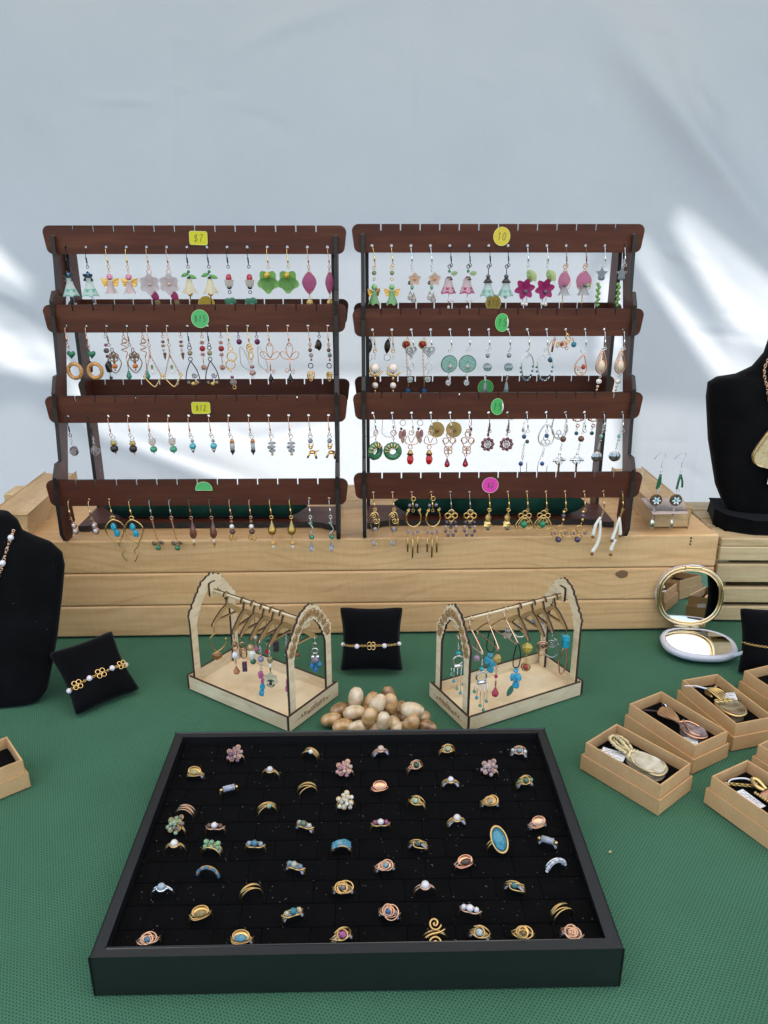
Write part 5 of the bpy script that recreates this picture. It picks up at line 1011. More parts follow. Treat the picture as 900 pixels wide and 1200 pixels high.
hanger(MR, 'right', .89, 'wood', 6, [(1, 'clear bead and silver wire earring', 'silver', [ew('silver', 5), e_fac(0, 9, 3, 3, '=cfd6da'), e_ring(0, 16, 4, .6, 'silver')]), (-1, 'turquoise cube earring with long copper hoop', 'bronze', [ew('bronze', 6), e_cube(0, 12, 3.2, '#2fa6c0'), e_cube(.4, 18.5, 3.2, '#279ab6'), e_wire([(0, 22), (-5, 38), (-3, 54), (2, 50), (4, 34)], .9, 'copper', 4, True, 'hoop')])])

# ================================================================== PILLOWS WITH BRACELETS
def pillow_pt(a, b, T, u, v, sgn):
    x = a * u * (.87 + .13 * v * v - .05 * (u * v) ** 8); z = b * v * (.93 + .07 * u * u - .05 * (u * v) ** 8)
    th = T * (max(0, 1 - u ** 4) ** .55) * (max(0, 1 - v ** 4) ** .55)
    th *= (1 - .18 * math.exp(-(v / .22) ** 2))
    return (x, -sgn * th, z)
def pillow(label, a, b, T, mat4):
    n = 18; mb = M()
    for sgn in (1, -1):
        vs = [pillow_pt(a, b, T, -1 + 2 * i / n, -1 + 2 * j / n, sgn) for j in range(n + 1) for i in range(n + 1)]
        mb.add(vs, [(j * (n + 1) + i, j * (n + 1) + i + 1, (j + 1) * (n + 1) + i + 1, (j + 1) * (n + 1) + i) for j in range(n) for i in range(n)])
    me = mesh('bracelet_pillow', mb, VELVET, True)
    bm = bmesh.new(); bm.from_mesh(me); bmesh.ops.remove_doubles(bm, verts=bm.verts, dist=1e-5); bmesh.ops.recalc_face_normals(bm, faces=bm.faces); bm.to_mesh(me); bm.free()
    me.polygons.foreach_set('use_smooth', [True] * len(me.polygons))
    o = ob('bracelet_pillow', me, None); tag(o, label, 'pillow', 'black bracelet pillows')
    o.matrix_world = mat4; return o
def frame_mat(loc, rz, lean, roll=0):
    return Matrix.Translation(loc) @ Matrix.Rotation(rz, 4, 'Z') @ Matrix.Rotation(-lean, 4, 'X') @ Matrix.Rotation(roll, 4, 'Y')
def quatre(mb, c, R, r):
    for k in range(4):
        a = PI / 4 + k * PI / 2
        mb.torus((c[0] + R * 1.05 * math.cos(a), c[1], c[2] + R * 1.05 * math.sin(a)), R * .72, r, 'y', 12, 5)
def bracelet(label, a, b, T, mat4, v0, items, metal, tilt=0.0):
    t = thing('bracelet', label, 'bracelet', (0, 0, 0)); t.matrix_world = mat4
    def P(u, extra=.0016):
        q = pillow_pt(a, b, T, u, v0 + tilt * u, 1); return Vector((q[0], q[1] - extra, q[2]))
    ch = M(); N = 40
    for i in range(N):
        u = -1.02 + 2.04 * (i + .5) / N
        ch.torus(P(max(-1, min(1, u)), .0010), .0012, .0004, 'y' if i % 2 else 'z', 8, 4)
    ob('chain', ch, MT(metal), t, smooth=True)
    for kind, u, s in items:
        if kind == 'pearl': ob('pearl', M().ell(P(u, .0025), s), MT('^ddd3dc'), t, smooth=True)
        else:
            mb = M(); quatre(mb, P(u, .0022), s, .0006); ob('knot_link', mb, MT(metal), t, smooth=True)
    return t
MC = frame_mat(Vector((-.0145, .806, .0395)), 0, math.radians(14), 0)
pillow('black velvet pillow between the two miniature clothes rails', .0375, .0385, .0135, MC)
bracelet('thin gold chain bracelet with one knot on the middle pillow', .0375, .0385, .0135, MC, -.12, [('pearl', -.50, .0029), ('knot', 0, .0030), ('pearl', .46, .0029), ('pearl', -1.0, .0025), ('pearl', .98, .0025)], 'gold', .02)
bl, br_ = Vector((-.3218, .708, 0)), Vector((-.2719, .7554, 0)); tl = Vector((-.360, .746, .052)); tr = tl + (br_ - bl)
cen = (bl + tr) / 2 + Vector((0, 0, .004)); ez = (tl - bl).normalized(); ex = (br_ - bl).normalized(); ey = ez.cross(ex)
m4 = Matrix((ex, ey, ez)).transposed().to_4x4(); m4.translation = cen
pillow('black velvet pillow tilted beside the left necklace bust', .0375, .0385, .0125, m4)
bracelet('gold knot and pearl bracelet around the tilted left pillow', .0375, .0385, .0125, m4, -.22, [('pearl', -1.0, .003), ('knot', -.78, .0033), ('pearl', -.38, .0031), ('knot', .02, .0034), ('pearl', .42, .0031), ('knot', .8, .0030), ('pearl', 1.0, .003)], 'gold', .05)
MRp = frame_mat(Vector((.4450, .800, .0400)), math.radians(-8), math.radians(12), math.radians(-3))
pillow('black velvet pillow at the right edge behind the kraft boxes', .0375, .0395, .0135, MRp)
bracelet('gold rope bracelet on the pillow at the right edge', .0375, .0395, .0135, MRp, -.12, [('pearl', .3, .0028)], 'gold', -.10)
sw = ob('swing_tag', M().prism([[(0, 0), (.010, .004), (.008, .009), (-.002, .004)]], -.0002, .0002), MT('%dfe2e6'), loc=(.4020, .7960, .022), rot=(.2, .2, .3))
tag(sw, 'small pale swing tag beside the right edge pillow', 'tag')

# ================================================================== NECKLACE BUSTS
def bust(label, loc, rz, lean, prof, foot=None):
    """prof: (height, half width, half depth)"""
    r = thing('necklace_bust', label, 'necklace bust', loc, rz, 'black velvet necklace busts')
    zs = [p[0] for p in prof]
    def at(z):
        for (z0, w0, d0), (z1, w1, d1) in zip(prof, prof[1:]):
            if z <= z1: 
                f = (z - z0) / max(1e-6, z1 - z0); return w0 + (w1 - w0) * f, d0 + (d1 - d0) * f
        return prof[-1][1:]
    n = 32; mb = M(); vs = []; fs = []
    lv = []
    for (z0, w0, d0), (z1, w1, d1) in zip(prof, prof[1:]):
        for k in range(3): lv.append(z0 + (z1 - z0) * k / 3)
    lv.append(prof[-1][0])
    def pt(z, a):
        w_, d_ = at(z); c, s_ = math.cos(a), math.sin(a); e = 2 / 2.8
        return (w_ * math.copysign(abs(c) ** e, c), z * math.tan(lean) + d_ * math.copysign(abs(s_) ** e, s_), z)
    for z in lv:
        for i in range(n): vs.append(pt(z, 2 * PI * i / n))
    for j in range(len(lv) - 1):
        for i in range(n):
            k = (i + 1) % n; fs.append((j * n + i, j * n + k, (j + 1) * n + k, (j + 1) * n + i))
    fs.append(tuple(range(n))[::-1]); fs.append(tuple((len(lv) - 1) * n + i for i in range(n)))
    ob('body', mb.add(vs, fs), VELVET, r, smooth=True)
    dm = M(); rd = random.Random(int(loc[0] * 1000))
    for _ in range(34):
        z = rd.uniform(lv[2], lv[-4]); q = Vector(pt(z, rd.uniform(PI * 1.05, PI * 1.95))); s_ = rd.choice((.00018, .00022, .0003)); dm.ell(q, s_ * rd.choice((1, 1, 3)), s_, s_, 4, 3)
    dl = ob('lint', dm, MT('%5d5a5a'), r); dl['kind'] = 'stuff'
    if foot:
        ob('foot', M().prism([foot], .0008, .020, 'xy'), VELVET, r, bevel=.002)
    def front(x, z):
        w_, d_ = at(z); q = min(.999, abs(x) / w_)
        return Vector((x, z * math.tan(lean) - d_ * (1 - q ** 2.8) ** (1 / 2.8), z))
    return r, front
pl = [(a_ * .925, b_ * .975, c_) for a_, b_, c_ in [(0, .052, .012), (.004, .060, .014), (.014, .067, .016), (.07, .080, .020), (.125, .089, .022), (.155, .093, .022), (.170, .091, .021), (.182, .080, .018), (.190, .062, .016), (.196, .050, .016), (.208, .045, .017), (.217, .036, .015), (.220, .022, .010)]]
BLX = -.4320
bl_r, bl_f = bust('black velvet necklace bust cut by the left edge', (BLX, .737, 0), math.radians(3), math.radians(13), pl)
def necklace(label, loc, rz, front, P, metal, chain_r=.0013, beads=None, pend=None):
    t = thing('necklace', label, 'necklace', loc, rz)
    pts = cat([Vector((x, 0, z)) for x, z in P], 8); mb = M(); acc = 0; last = None; k = 0
    line = []
    for p in pts:
        q = front(p.x, p.z) + Vector((0, -.0016, 0)); line.append(q)
    tot = []
    for a, b in zip(line, line[1:]):
        L_ = (b - a).length; m = max(1, int(L_ / (chain_r * 1.5)))
        for i in range(m): tot.append(a + (b - a) * i / m)
    for i, q in enumerate(tot): mb.torus(q, chain_r, chain_r * .36, ('y', 'x', 'z')[i % 3], 8, 4)
    ob('chain', mb, MT(metal), t, smooth=True)
    if beads:
        step, rad, mt = beads
        for i in range(step // 2, len(tot), step): ob('bead', M().ell(tot[i] + Vector((0, -.001, 0)), rad), MT(mt), t, smooth=True)
    return t, tot
necklace('copper link necklace with white beads on the left bust', (BLX, .737, 0), math.radians(3), bl_f, [(.044, .186), (.040, .172), (.033, .148), (.022, .120), (.008, .100), (-.008, .096), (-.024, .110), (-.036, .138), (-.042, .172), (-.044, .186)], 'rose', .0016, (9, .0032, '^dcd6dc'))
pr_ = [(.012, .066, .020), (.018, .072, .024), (.05, .088, .027), (.11, .104, .029), (.165, .113, .028), (.184, .113, .026), (.191, .103, .024), (.195, .080, .022), (.205, .060, .022), (.222, .047, .024), (.245, .042, .024), (.250, .030, .016)]
BRX = .5280
fo = [(-.090, -.012), (-.082, -.036), (-.050, -.048), (.050, -.048), (.082, -.036), (.090, -.012), (.080, .040), (-.080, .040)]
br_r, br_f = bust('black velvet necklace bust standing on the slatted crate', (BRX, .985, .1164), math.radians(-4), math.radians(4), pr_, fo)
nk, tot = necklace('rose gold chain necklace on the bust at right', (BRX, .985, .1164), math.radians(-4), br_f, [(-.046, .220), (-.052, .204), (-.050, .185), (-.040, .150), (-.028, .120), (-.012, .098), (.012, .098), (.028, .120), (.046, .190), (.046, .220)], 'rose', .0016)
def big_pendant():
    q = br_f(-.036, .096) + Vector((-.003, -.004, 0))
    mb = M(); P = [(0, .038), (.010, .026), (.019, .008), (.016, -.006), (.004, -.011), (-.012, -.009), (-.019, .002), (-.012, .020)]
    c = cat([(p[0], 0, p[1]) for p in P], 4, True); mb.prism([[(p.x, p.z) for p in c]], -.004, .003)
    m = newmat('agate', rough=.2); t = NT(m); nz = t.n('TexNoise', {'Vector': coords(t), 'Scale': 55.0, 'Detail': 4.0, 'Distortion': 2.0})
    t.base(t.ramp(nz, [(.3, (.30, .19, .08)), (.5, (.62, .50, .30)), (.65, (.45, .33, .17)), (.8, (.74, .66, .48))]))
    ob('pendant', mesh('pendant', mb, m, False, .0015), None, nk, loc=q)
    ob('bezel', M().tube([(p.x * 1.02, -.001, p.z * 1.02) for p in c], .0011, 6, True), MT('gold'), nk, smooth=True, loc=q)
    p2 = br_f(-.030, .075) + Vector((.002, -.003, 0))
    tg = ob('price_tag', M().box(-.009, .010, -.0003, .0003, -.013, .011), MT('%dfe3ea'), loc=Vector((BRX, .985, .1164)) + p2, rot=(0, .05, 0)); tag(tg, 'white price tag under the stone pendant of the right bust', 'price tag')
    sc_ = M()
    for k in range(5):
        x = -.006 + .0032 * k
        sc_.tube(cat([(x + .0008 * math.sin(j * 2.3 + k), -.0006, .008 - .0045 * j) for j in range(5)], 3), .0003, 4, flat=.3)
    ob('handwriting', sc_, newmat('tag_ink', (.05, .05, .07, 1), .6), tg)
big_pendant()

# ================================================================== PILE OF POLISHED BEADS
def m_agate(name, a, b, c):
    m = newmat(name, rough=.06, Coat_Weight=.6, Subsurface_Weight=.25, Subsurface_Scale=.004); t = NT(m); info = t.n('ObjectInfo')
    off = t.n('VectorMath', {0: coords(t, (1, 1, 1)), 1: t.n('CombineXYZ', {'X': (info, 'Random'), 'Z': t.math('MULTIPLY', (info, 'Random'), .3)})}, operation='ADD')
    wv = t.n('TexWave', {'Vector': off, 'Scale': 26.0, 'Distortion': 9.0, 'Detail': 3.0, 'Detail Scale': 1.2})
    nz = t.n('TexNoise', {'Vector': off, 'Scale': 120.0, 'Detail': 3.0})
    mx = t.n('Mix', {'Factor': .72, 6: t.ramp(wv, [(.1, a), (.5, b), (.9, c)]), 7: t.ramp(nz, [(.3, a), (.6, b), (.8, c)])}, data_type='RGBA')
    t.t.links.new(mx.outputs[2], t.b.inputs['Base Color']); return m
AG = [m_agate('honey_agate', (.33, .17, .055), (.56, .35, .15), (.74, .58, .34)), m_agate('cream_agate', (.42, .28, .14), (.68, .54, .34), (.80, .71, .55)), m_agate('brown_agate', (.17, .085, .03), (.34, .19, .075), (.52, .36, .19))]
bead_me = []
for k in range(3):
    prof = [(.0002, -.0118), (.0036, -.0108), (.0062, -.0075), (.0074, -.003), (.0076, 0), (.0074, .003), (.0062, .0075), (.0036, .0108), (.0002, .0118)]
    bead_me.append(mesh('agate_bead', M().lathe(prof, (0, 0, 0), 14, lambda j, a, k=k: 1 + .05 * math.cos(a * 3 + k), 'x'), AG[k], True))
def bpx(x, y): return 360 + x / 5.294, 690 + y / 5.294
BEADS = [(205, 752, 0, 40, 2, 'small brown bead at the back left of the heap'), (395, 705, 1, 60, 0, 'honey bead with a red flash at the back of the heap'), (505, 665, 1, 100, 2, 'brown bead at the back top of the heap'), (560, 760, 0, 60, 2, 'brown bead wedged under the large right bead'),
         (150, 812, 0, 10, 0, 'honey bead at the far left end of the heap'), (220, 850, 0, 25, 0, 'honey bead at the front left of the heap'), (318, 858, 0, 15, 1, 'pale bead in front touching the tray'), (430, 852, 0, 80, 2, 'dark bead hidden low in the front of the heap'), (540, 842, 0, 100, 1, 'grey bead in the front gap of the heap'),
         (580, 868, 0, 10, 1, 'pale bead lying at the front right'), (735, 855, 0, -20, 2, 'brown bead at the far right end of the heap'), (700, 800, 0, 10, 0, 'honey bead on the right flank of the heap'), (350, 780, 0, 60, 2, 'shadowed bead in the middle of the heap'), (470, 770, 0, 30, 0, 'buried honey bead in the middle of the heap'), (630, 800, 0, 0, 2, 'buried brown bead under the right side'),
         (385, 808, 1, 80, 0, 'brown striped bead on the front face of the heap'), (472, 828, 1, 85, 1, 'upright pinkish bead on the front face of the heap'), (640, 842, 1, 60, 0, 'tan bead on the right front of the heap'), (290, 768, 1, 2, 1, 'yellow banded bead on the left top of the heap'), (437, 722, 2, 60, 1, 'round cream bead in the centre top of the heap'),
         (300, 678, 2, 80, 1, 'highest bead standing up on the left of the heap'), (518, 712, 2, 95, 0, 'tall striped bead on the top right of the heap'), (650, 752, 2, 5, 1, 'large pale bead lying on the right top of the heap')]
for x, y, lev, ang, mi, lab in BEADS:
    u, v = bpx(x, y); z = (.0076, .0155, .0225)[lev]
    o = ob('agate_bead', bead_me[mi], None, loc=onz(u, v, z) , rot=(random.uniform(0, 6), math.radians(-ang if lev else random.uniform(-8, 8)), math.radians(ang if not lev else random.uniform(-25, 25))))
    k = random.uniform(.95, 1.1) * (1.18 if 'large' in lab else 1); o.scale = (k, k, k)
    tag(o, 'polished ' + lab, 'bead', 'agate beads heaped behind the ring tray')

# ================================================================== COMPACT MIRROR
def compact():
    c = Vector((.3830, .8490, .0)); yaw = math.radians(-8)
    r = thing('compact_mirror', 'open gold rimmed compact mirror standing in front of the crate', 'compact mirror', c, yaw)
    def sup(ax, az, n=36, e=2.35): 
        return [(ax * math.copysign(abs(math.cos(a)) ** (2 / e), math.cos(a)), az * math.copysign(abs(math.sin(a)) ** (2 / e), math.sin(a))) for a in (2 * PI * k / n for k in range(n))]
    shell = newmat('lilac_white_shell', (.62, .62, .68, 1), .3); mir = newmat('mirror_glass', (.92, .92, .92, 1), .015, 1.0)
    A, B = .0445, .0375
    mb = M(); vs = []; fs = []; rings = [(.80, .0015), (.97, .006), (1.0, .0095), (.97, .0125), (.90, .0135), (.86, .0122)]
    n = 36
    for k, z in rings: vs += [(x * k, y * k, z) for x, y in sup(A, B)]
    for j in range(len(rings) - 1): fs += [(j * n + i, j * n + (i + 1) % n, (j + 1) * n + (i + 1) % n, (j + 1) * n + i) for i in range(n)]
    fs.append(tuple(range(n))[::-1]); fs.append(tuple((len(rings) - 1) * n + i for i in range(n)))
    ob('lower_shell', mb.add(vs, fs), shell, r, smooth=True)
    ob('lower_mirror', M().prism([sup(A * .85, B * .85)], .0124, .0128, 'xy'), mir, r)
    lean = math.radians(6.5)
    l4 = Matrix.Translation((-.007, B - .003, .0150)) @ Matrix.Rotation(-lean, 4, 'X')
    a, b = .0405, .0390
    up = sup(a, b); 
    sh = M().prism([sup(a * .99, b * .99)], .001, .006); sh.xf(Matrix.Translation((0, 0, b + .001))).xf(l4); ob('lid_back', sh, shell, r, bevel=.001)
    rim = M().tube([(x * .955, 0, z * .955 + b + .001) for x, z in up], .0019, 8, True); rim.xf(l4); ob('gold_rim', rim, newmat('pale_gold', (.78, .60, .34, 1), .22, 1.0), r, smooth=True)
    inn = M().tube([(x * .875, -.0008, z * .875 + b + .001) for x, z in up], .0012, 6, True); inn.xf(l4); ob('inner_rim', inn, bpy.data.materials['pale_gold'], r, smooth=True)
    mm = M().prism([sup(a * .90, b * .90)], -.0006, .0008); mm.xf(Matrix.Translation((0, 0, b + .001))).xf(l4); ob('lid_mirror', mm, mir, r)
    cl = M().box(-.010, .010, -.0042, -.0005, 2 * b - .0028, 2 * b + .0012); cl.xf(l4); ob('clasp', cl, bpy.data.materials['pale_gold'], r, bevel=.0008)
    ob('hinge', M().tube([(-.022, B - .001, .0140), (.008, B - .001, .0140)], .0024, 8), bpy.data.materials['pale_gold'], r, smooth=True)
compact()

# ================================================================== KRAFT BOXES WITH PENDANTS
def kraft_box(label, cen, dirv, Ln=.079, Wd=.048, H=.029, lip=.0155):
    yaw = math.atan2(dirv[1], dirv[0])
    r = thing('kraft_box', label, 'gift box', (cen[0], cen[1], 0), yaw, 'open kraft jewelry boxes')
    a, b = Ln / 2, Wd / 2; t = .0013; o = .0022
    def frame(ax, ay, tt): return [[(-ax, -ay), (ax, -ay), (ax, ay), (-ax, ay)], [(-ax + tt, -ay + tt), (-ax + tt, ay - tt), (ax - tt, ay - tt), (ax - tt, -ay + tt)]]
    ob('lid_sleeve', M().prism(frame(a + o, b + o, t), .0006, lip, 'xy'), KRAFT, r, bevel=.0004)
    ob('tray_wall', M().prism(frame(a, b, t), .0020, H, 'xy'), KRAFT, r, bevel=.0004)
    ob('box_floor', M().box(-a + t, a - t, -b + t, b - t, .0016, .0030), KRAFT, r)
    ob('foam_pad', M().box(-a + t + .0004, a - t - .0004, -b + t + .0004, b - t - .0004, .0032, .0188), VELVET_SOFT, r, bevel=.001)
    return r, Vector((cen[0], cen[1], 0)), yaw
PADZ = .0190
def onbox(o, c, yaw, x, y, z=PADZ, rz=0.0):
    o.location = (c.x + x * math.cos(yaw) - y * math.sin(yaw), c.y + x * math.sin(yaw) + y * math.cos(yaw), z); o.rotation_euler = (0, 0, yaw + rz)
def paper_tag(label, c, yaw, x, y, rz, w=.018, h=.012, z=PADZ + .0004, lines=3, tilt=0.0):
    o = ob('paper_tag', M().prism([[(-w / 2, -h / 2), (w / 2, -h / 2), (w / 2, h / 2), (-w / 2, h / 2)]], 0, .0004, 'xy'), MT('%e2e4e8'))
    tag(o, label, 'price tag', 'white tags in the kraft boxes'); onbox(o, c, yaw, x, y, z, rz); o.rotation_euler[1] = tilt
    mb = M()
    for k in range(lines):
        y0 = h * (.3 - .28 * k); n = 12
        mb.tube(cat([(-w * .4 + w * .8 * i / n, y0 + .0011 * math.sin(i * 2.4 + k * 2) * (1 if i % 3 else -.6), .0005) for i in range(n + 1)], 2), .00026, 4, flat=.4)
    ob('handwriting', mb, newmat('tag_pen', (.06, .06, .09, 1), .6) if 'tag_pen' not in bpy.data.materials else bpy.data.materials['tag_pen'], o)
    return o
def stone(P, z0, z1, m, bev=.0012):
    c = cat([(p[0], p[1], 0) for p in P], 4, True); return mesh('stone', M().prism([[(p.x, p.y) for p in c]], z0, z1, 'xy'), m, False, bev), c
def rope(pts, r, tw=5.0, sub=5):
    """two twisted strands along a curve"""
    C = cat(pts, sub); mb = M()
    for ph in (0, PI):
        P = []
        for i, p in enumerate(C):
            t = (C[min(i + 1, len(C) - 1)] - C[max(0, i - 1)]).normalized(); s_ = t.cross(Vector((0, 0, 1)))
            if s_.length < 1e-3: s_ = Vector((1, 0, 0))
            s_.normalize(); n = s_.cross(t); a = i * tw * .35 + ph
            P.append(p + (s_ * math.cos(a) + n * math.sin(a)) * r * .55)
        mb.tube(P, r * .6, 5)
    return mb
r1, c1, y1 = kraft_box('nearest kraft box, holding a cream stone pendant with woven loop', (.2335, .6085), (.050, -.0612))
p = thing('pendant', 'cream stone pendant with woven gold wire loop in the nearest box', 'pendant', c1, y1); onbox(p, c1, y1, .006, -.001)
me, c = stone([(-.012, -.006), (-.008, .007), (.012, .011), (.021, .006), (.022, -.006), (.012, -.010)], .0005, .0075, m_agate('cream_stone', (.40, .33, .20), (.60, .54, .40), (.66, .60, .50)))
ob('stone', me, None, p); ob('bezel', M().tube([(q.x * 1.03, q.y * 1.03, .006) for q in c], .0012, 6, True), newmat('cream_wire', (.66, .54, .30, 1), .35, .6), p, smooth=True)
CW = bpy.data.materials['cream_wire']
ob('corner_wrap', M().tube([(.008, -.012, .006), (.016, -.010, .008), (.022, -.004, .006)], .0011, 6).tube([(.010, .012, .006), (.017, .009, .008), (.022, .003, .006)], .0011, 6).tube([(-.012, -.004, .006), (-.006, -.008, .0085), (.000, -.010, .006)], .0011, 6), CW, p, smooth=True)
ob('neck_wrap', rope([(-.009, .007, .007), (-.013, .000, .009), (-.010, -.007, .006)], .0022), CW, p, smooth=True)
for k, pts in enumerate(([(-.012, .003, .007), (-.022, .008, .010), (-.032, .008, .011), (-.034, .003, .010), (-.026, .000, .009), (-.014, .000, .008)], [(-.012, -.001, .008), (-.022, .001, .0125), (-.033, .003, .013), (-.035, -.001, .011), (-.026, -.004, .009), (-.014, -.003, .007)])):
    ob('woven_loop', rope(pts, .0021, 6), CW, p, smooth=True)
ch = M()
for i in range(12): ch.torus((-.020 - .0014 * i, -.006 - .0006 * i, .003), .0012, .0004, ('y', 'z')[i % 2], 8, 4)
ob('chain', ch, CW, p, smooth=True)
paper_tag('white tag beside the cream stone pendant', c1, y1, -.018, -.011, .35, .022, .013, PADZ + .0035, 3)
r2, c2, y2 = kraft_box('kraft box holding a copper wrapped agate on brown cord', (.2905, .6655), (.0400, -.0690), .081, .046)
p = thing('pendant', 'grey agate pendant wrapped in copper wire and brown cord', 'pendant', c2, y2); onbox(p, c2, y2, 0, 0)
me, c = stone([(.006, -.001), (.012, .008), (.022, .010), (.032, .003), (.028, -.006), (.014, -.008)], .0005, .0075, m_agate('grey_agate', (.16, .11, .11), (.30, .24, .24), (.48, .43, .42)))
ob('stone', me, None, p); ob('bezel', M().tube([(q.x * 1.02, q.y * 1.05, .006) for q in c], .0012, 6, True), MT('copper'), p, smooth=True)
cord = newmat('tan_cord', (.36, .20, .09, 1), .7)
for k in range(5): ob('cord_loop', M().tube(cat([(.006, (k - 2) * .0012, .006), (-.004, .004 - .002 * k, .008), (-.018, .009 - .003 * k, .007), (-.024 + .001 * k, .004 - .002 * k, .005), (-.014, -.001 - .0012 * k, .006), (.004, -.002 + .0006 * k, .007)], 5), .0011, 5), cord, p, smooth=True)
ob('copper_wrap', M().tube(cat([(.004, .004, .008), (.012, -.002, .0095), (.022, -.006, .008), (.030, -.002, .007)], 5), .0013, 5).tube(cat([(.004, -.003, .008), (.010, .005, .0095), (.020, .009, .008)], 5), .0011, 5), MT('copper'), p, smooth=True)
ob('dark_cord', M().tube(cat([(-.020, .002, .004), (-.028, -.004, .003), (-.034, -.012, .003)], 5), .0010, 5), newmat('dark_cord', (.05, .03, .03, 1), .7), p, smooth=True)
ob('ring', M().torus((-.023, .008, .007), .0026, .0007, 'y', 12, 5), MT('silver'), p, smooth=True)
paper_tag('white tag tucked under the copper wrapped agate', c2, y2, .026, -.012, .9, .015, .013, PADZ + .002)
r3, c3, y3 = kraft_box('kraft box holding a moss brown stone in gold wire', (.3530, .7000), (.0240, -.0830), .084, .044)
p = thing('pendant', 'moss brown stone pendant in gold scrollwork wire', 'pendant', c3, y3); onbox(p, c3, y3, 0, 0)
me, c = stone([(.000, -.012), (.000, .004), (.010, .010), (.024, .004), (.026, -.008), (.014, -.014)], .0005, .0080, m_agate('moss_stone', (.10, .06, .03), (.24, .18, .10), (.42, .38, .27)))
ob('stone', me, None, p); GW = newmat('yellow_wire', (.72, .50, .20, 1), .3, .9)
ob('bezel', M().tube([(q.x * 1.03, q.y * 1.05, .007) for q in c], .0014, 6, True), GW, p, smooth=True)
for k in range(4): ob('scroll', M().torus((.000 + .0006 * k, -.011 + .0048 * k, .0085), .0022, .0009, 'z', 12, 5), GW, p, smooth=True)
for k in range(5): ob('wire_bail', M().tube(cat([(.000, -.004, .006), (-.010, -.006 + .003 * k, .009), (-.020, -.008 + .002 * k, .010), (-.024, -.006, .007 - .001 * k), (-.012, -.007, .005)], 5), .0011, 5), GW, p, smooth=True)
ob('wire_end', M().tube([(-.020, .000, .008), (-.025, .009, .009)], .0013, 5), GW, p, smooth=True)
ob('white_string', M().tube(cat([(-.020, -.008, .010), (-.026, -.018, .012), (-.022, -.026, .0155), (-.024, -.034, .016)], 5), .0011, 5, flat=.5), MT('%e3e2e4'), p, smooth=True)
paper_tag('white tag behind the moss brown stone', c3, y3, -.010, .010, 1.1, .018, .014, PADZ + .0035, 3, -.2)
q4 = onz(869, 788, .028)
r4, c4, y4 = kraft_box('kraft box at the right edge holding a copper chain bundle', (q4.x + .0400, q4.y - .0300), (.030, -.078), .084, .046)
p = thing('chain_bundle', 'coiled copper chain bundle in the box at the right edge', 'chain', c4, y4); onbox(p, c4, y4, 0, 0)
for k in range(5): ob('coil', rope([(-.022 + .002 * k, -.004, .003 + .001 * k), (-.010, .006 - .002 * k, .006), (.006, .004 + .001 * k, .006), (.010, -.004 - .001 * k, .005), (-.006, -.008 + .002 * k, .006), (-.020, -.006, .004)], .0018, 6), newmat('copper_chain', (.55, .30, .13, 1), .4, .8) if 'copper_chain' not in bpy.data.materials else bpy.data.materials['copper_chain'], p, smooth=True)
r5, c5, y5 = kraft_box('kraft box at the lower right holding a red speckled pendant', (.3290, .5525), (.0315, -.0575), .079, .047)
p = thing('pendant', 'copper red speckled rectangular pendant with gold beading', 'pendant', c5, y5); onbox(p, c5, y5, 0, 0)
ob('stone', M().box(-.008, .022, -.002, .013, .001, .007), m_agate('red_jasper', (.25, .06, .03), (.42, .20, .09), (.55, .34, .16)), p, bevel=.0015)
bd = M()
for i in range(14): bd.ell((-.010 + .0024 * i, -.0035, .0055), .0013, nu=7, nv=5)
ob('beaded_edge', bd, GW, p, smooth=True)
ob('bail', M().tube(cat([(-.008, .008, .006), (-.018, .009, .009), (-.021, .006, .008), (-.014, .003, .007), (-.008, .005, .006)], 5), .0018, 6), GW, p, smooth=True)
ch = M()
for i in range(17): ch.torus((-.019 - .0009 * i, .004 - .0016 * i * .75, .0035), .0014, .0005, ('y', 'z', 'x')[i % 3], 8, 4)
ob('chain', ch, GW, p, smooth=True)
ob('white_loop', M().tube(cat([(-.018, .010, .004), (-.027, .006, .005), (-.033, -.005, .004), (-.031, -.012, .003)], 5), .0008, 5), MT('%e3e2e4'), p, smooth=True)
paper_tag('white hand written tag beside the red speckled pendant', c5, y5, -.010, -.010, -.05, .024, .011, PADZ + .001, 2)
q6 = onz(889, 880, .028)
r6, c6, y6 = kraft_box('kraft box almost out of frame at the right edge', (q6.x + .0430, q6.y - .0150), (.034, -.060), .079, .047)
q7 = onz(27, 889, .029)
r7, c7, y7 = kraft_box('kraft box cut by the left edge with black foam inside', (q7.x - .0335, q7.y - .0010), (.042, .036), .050, .046)

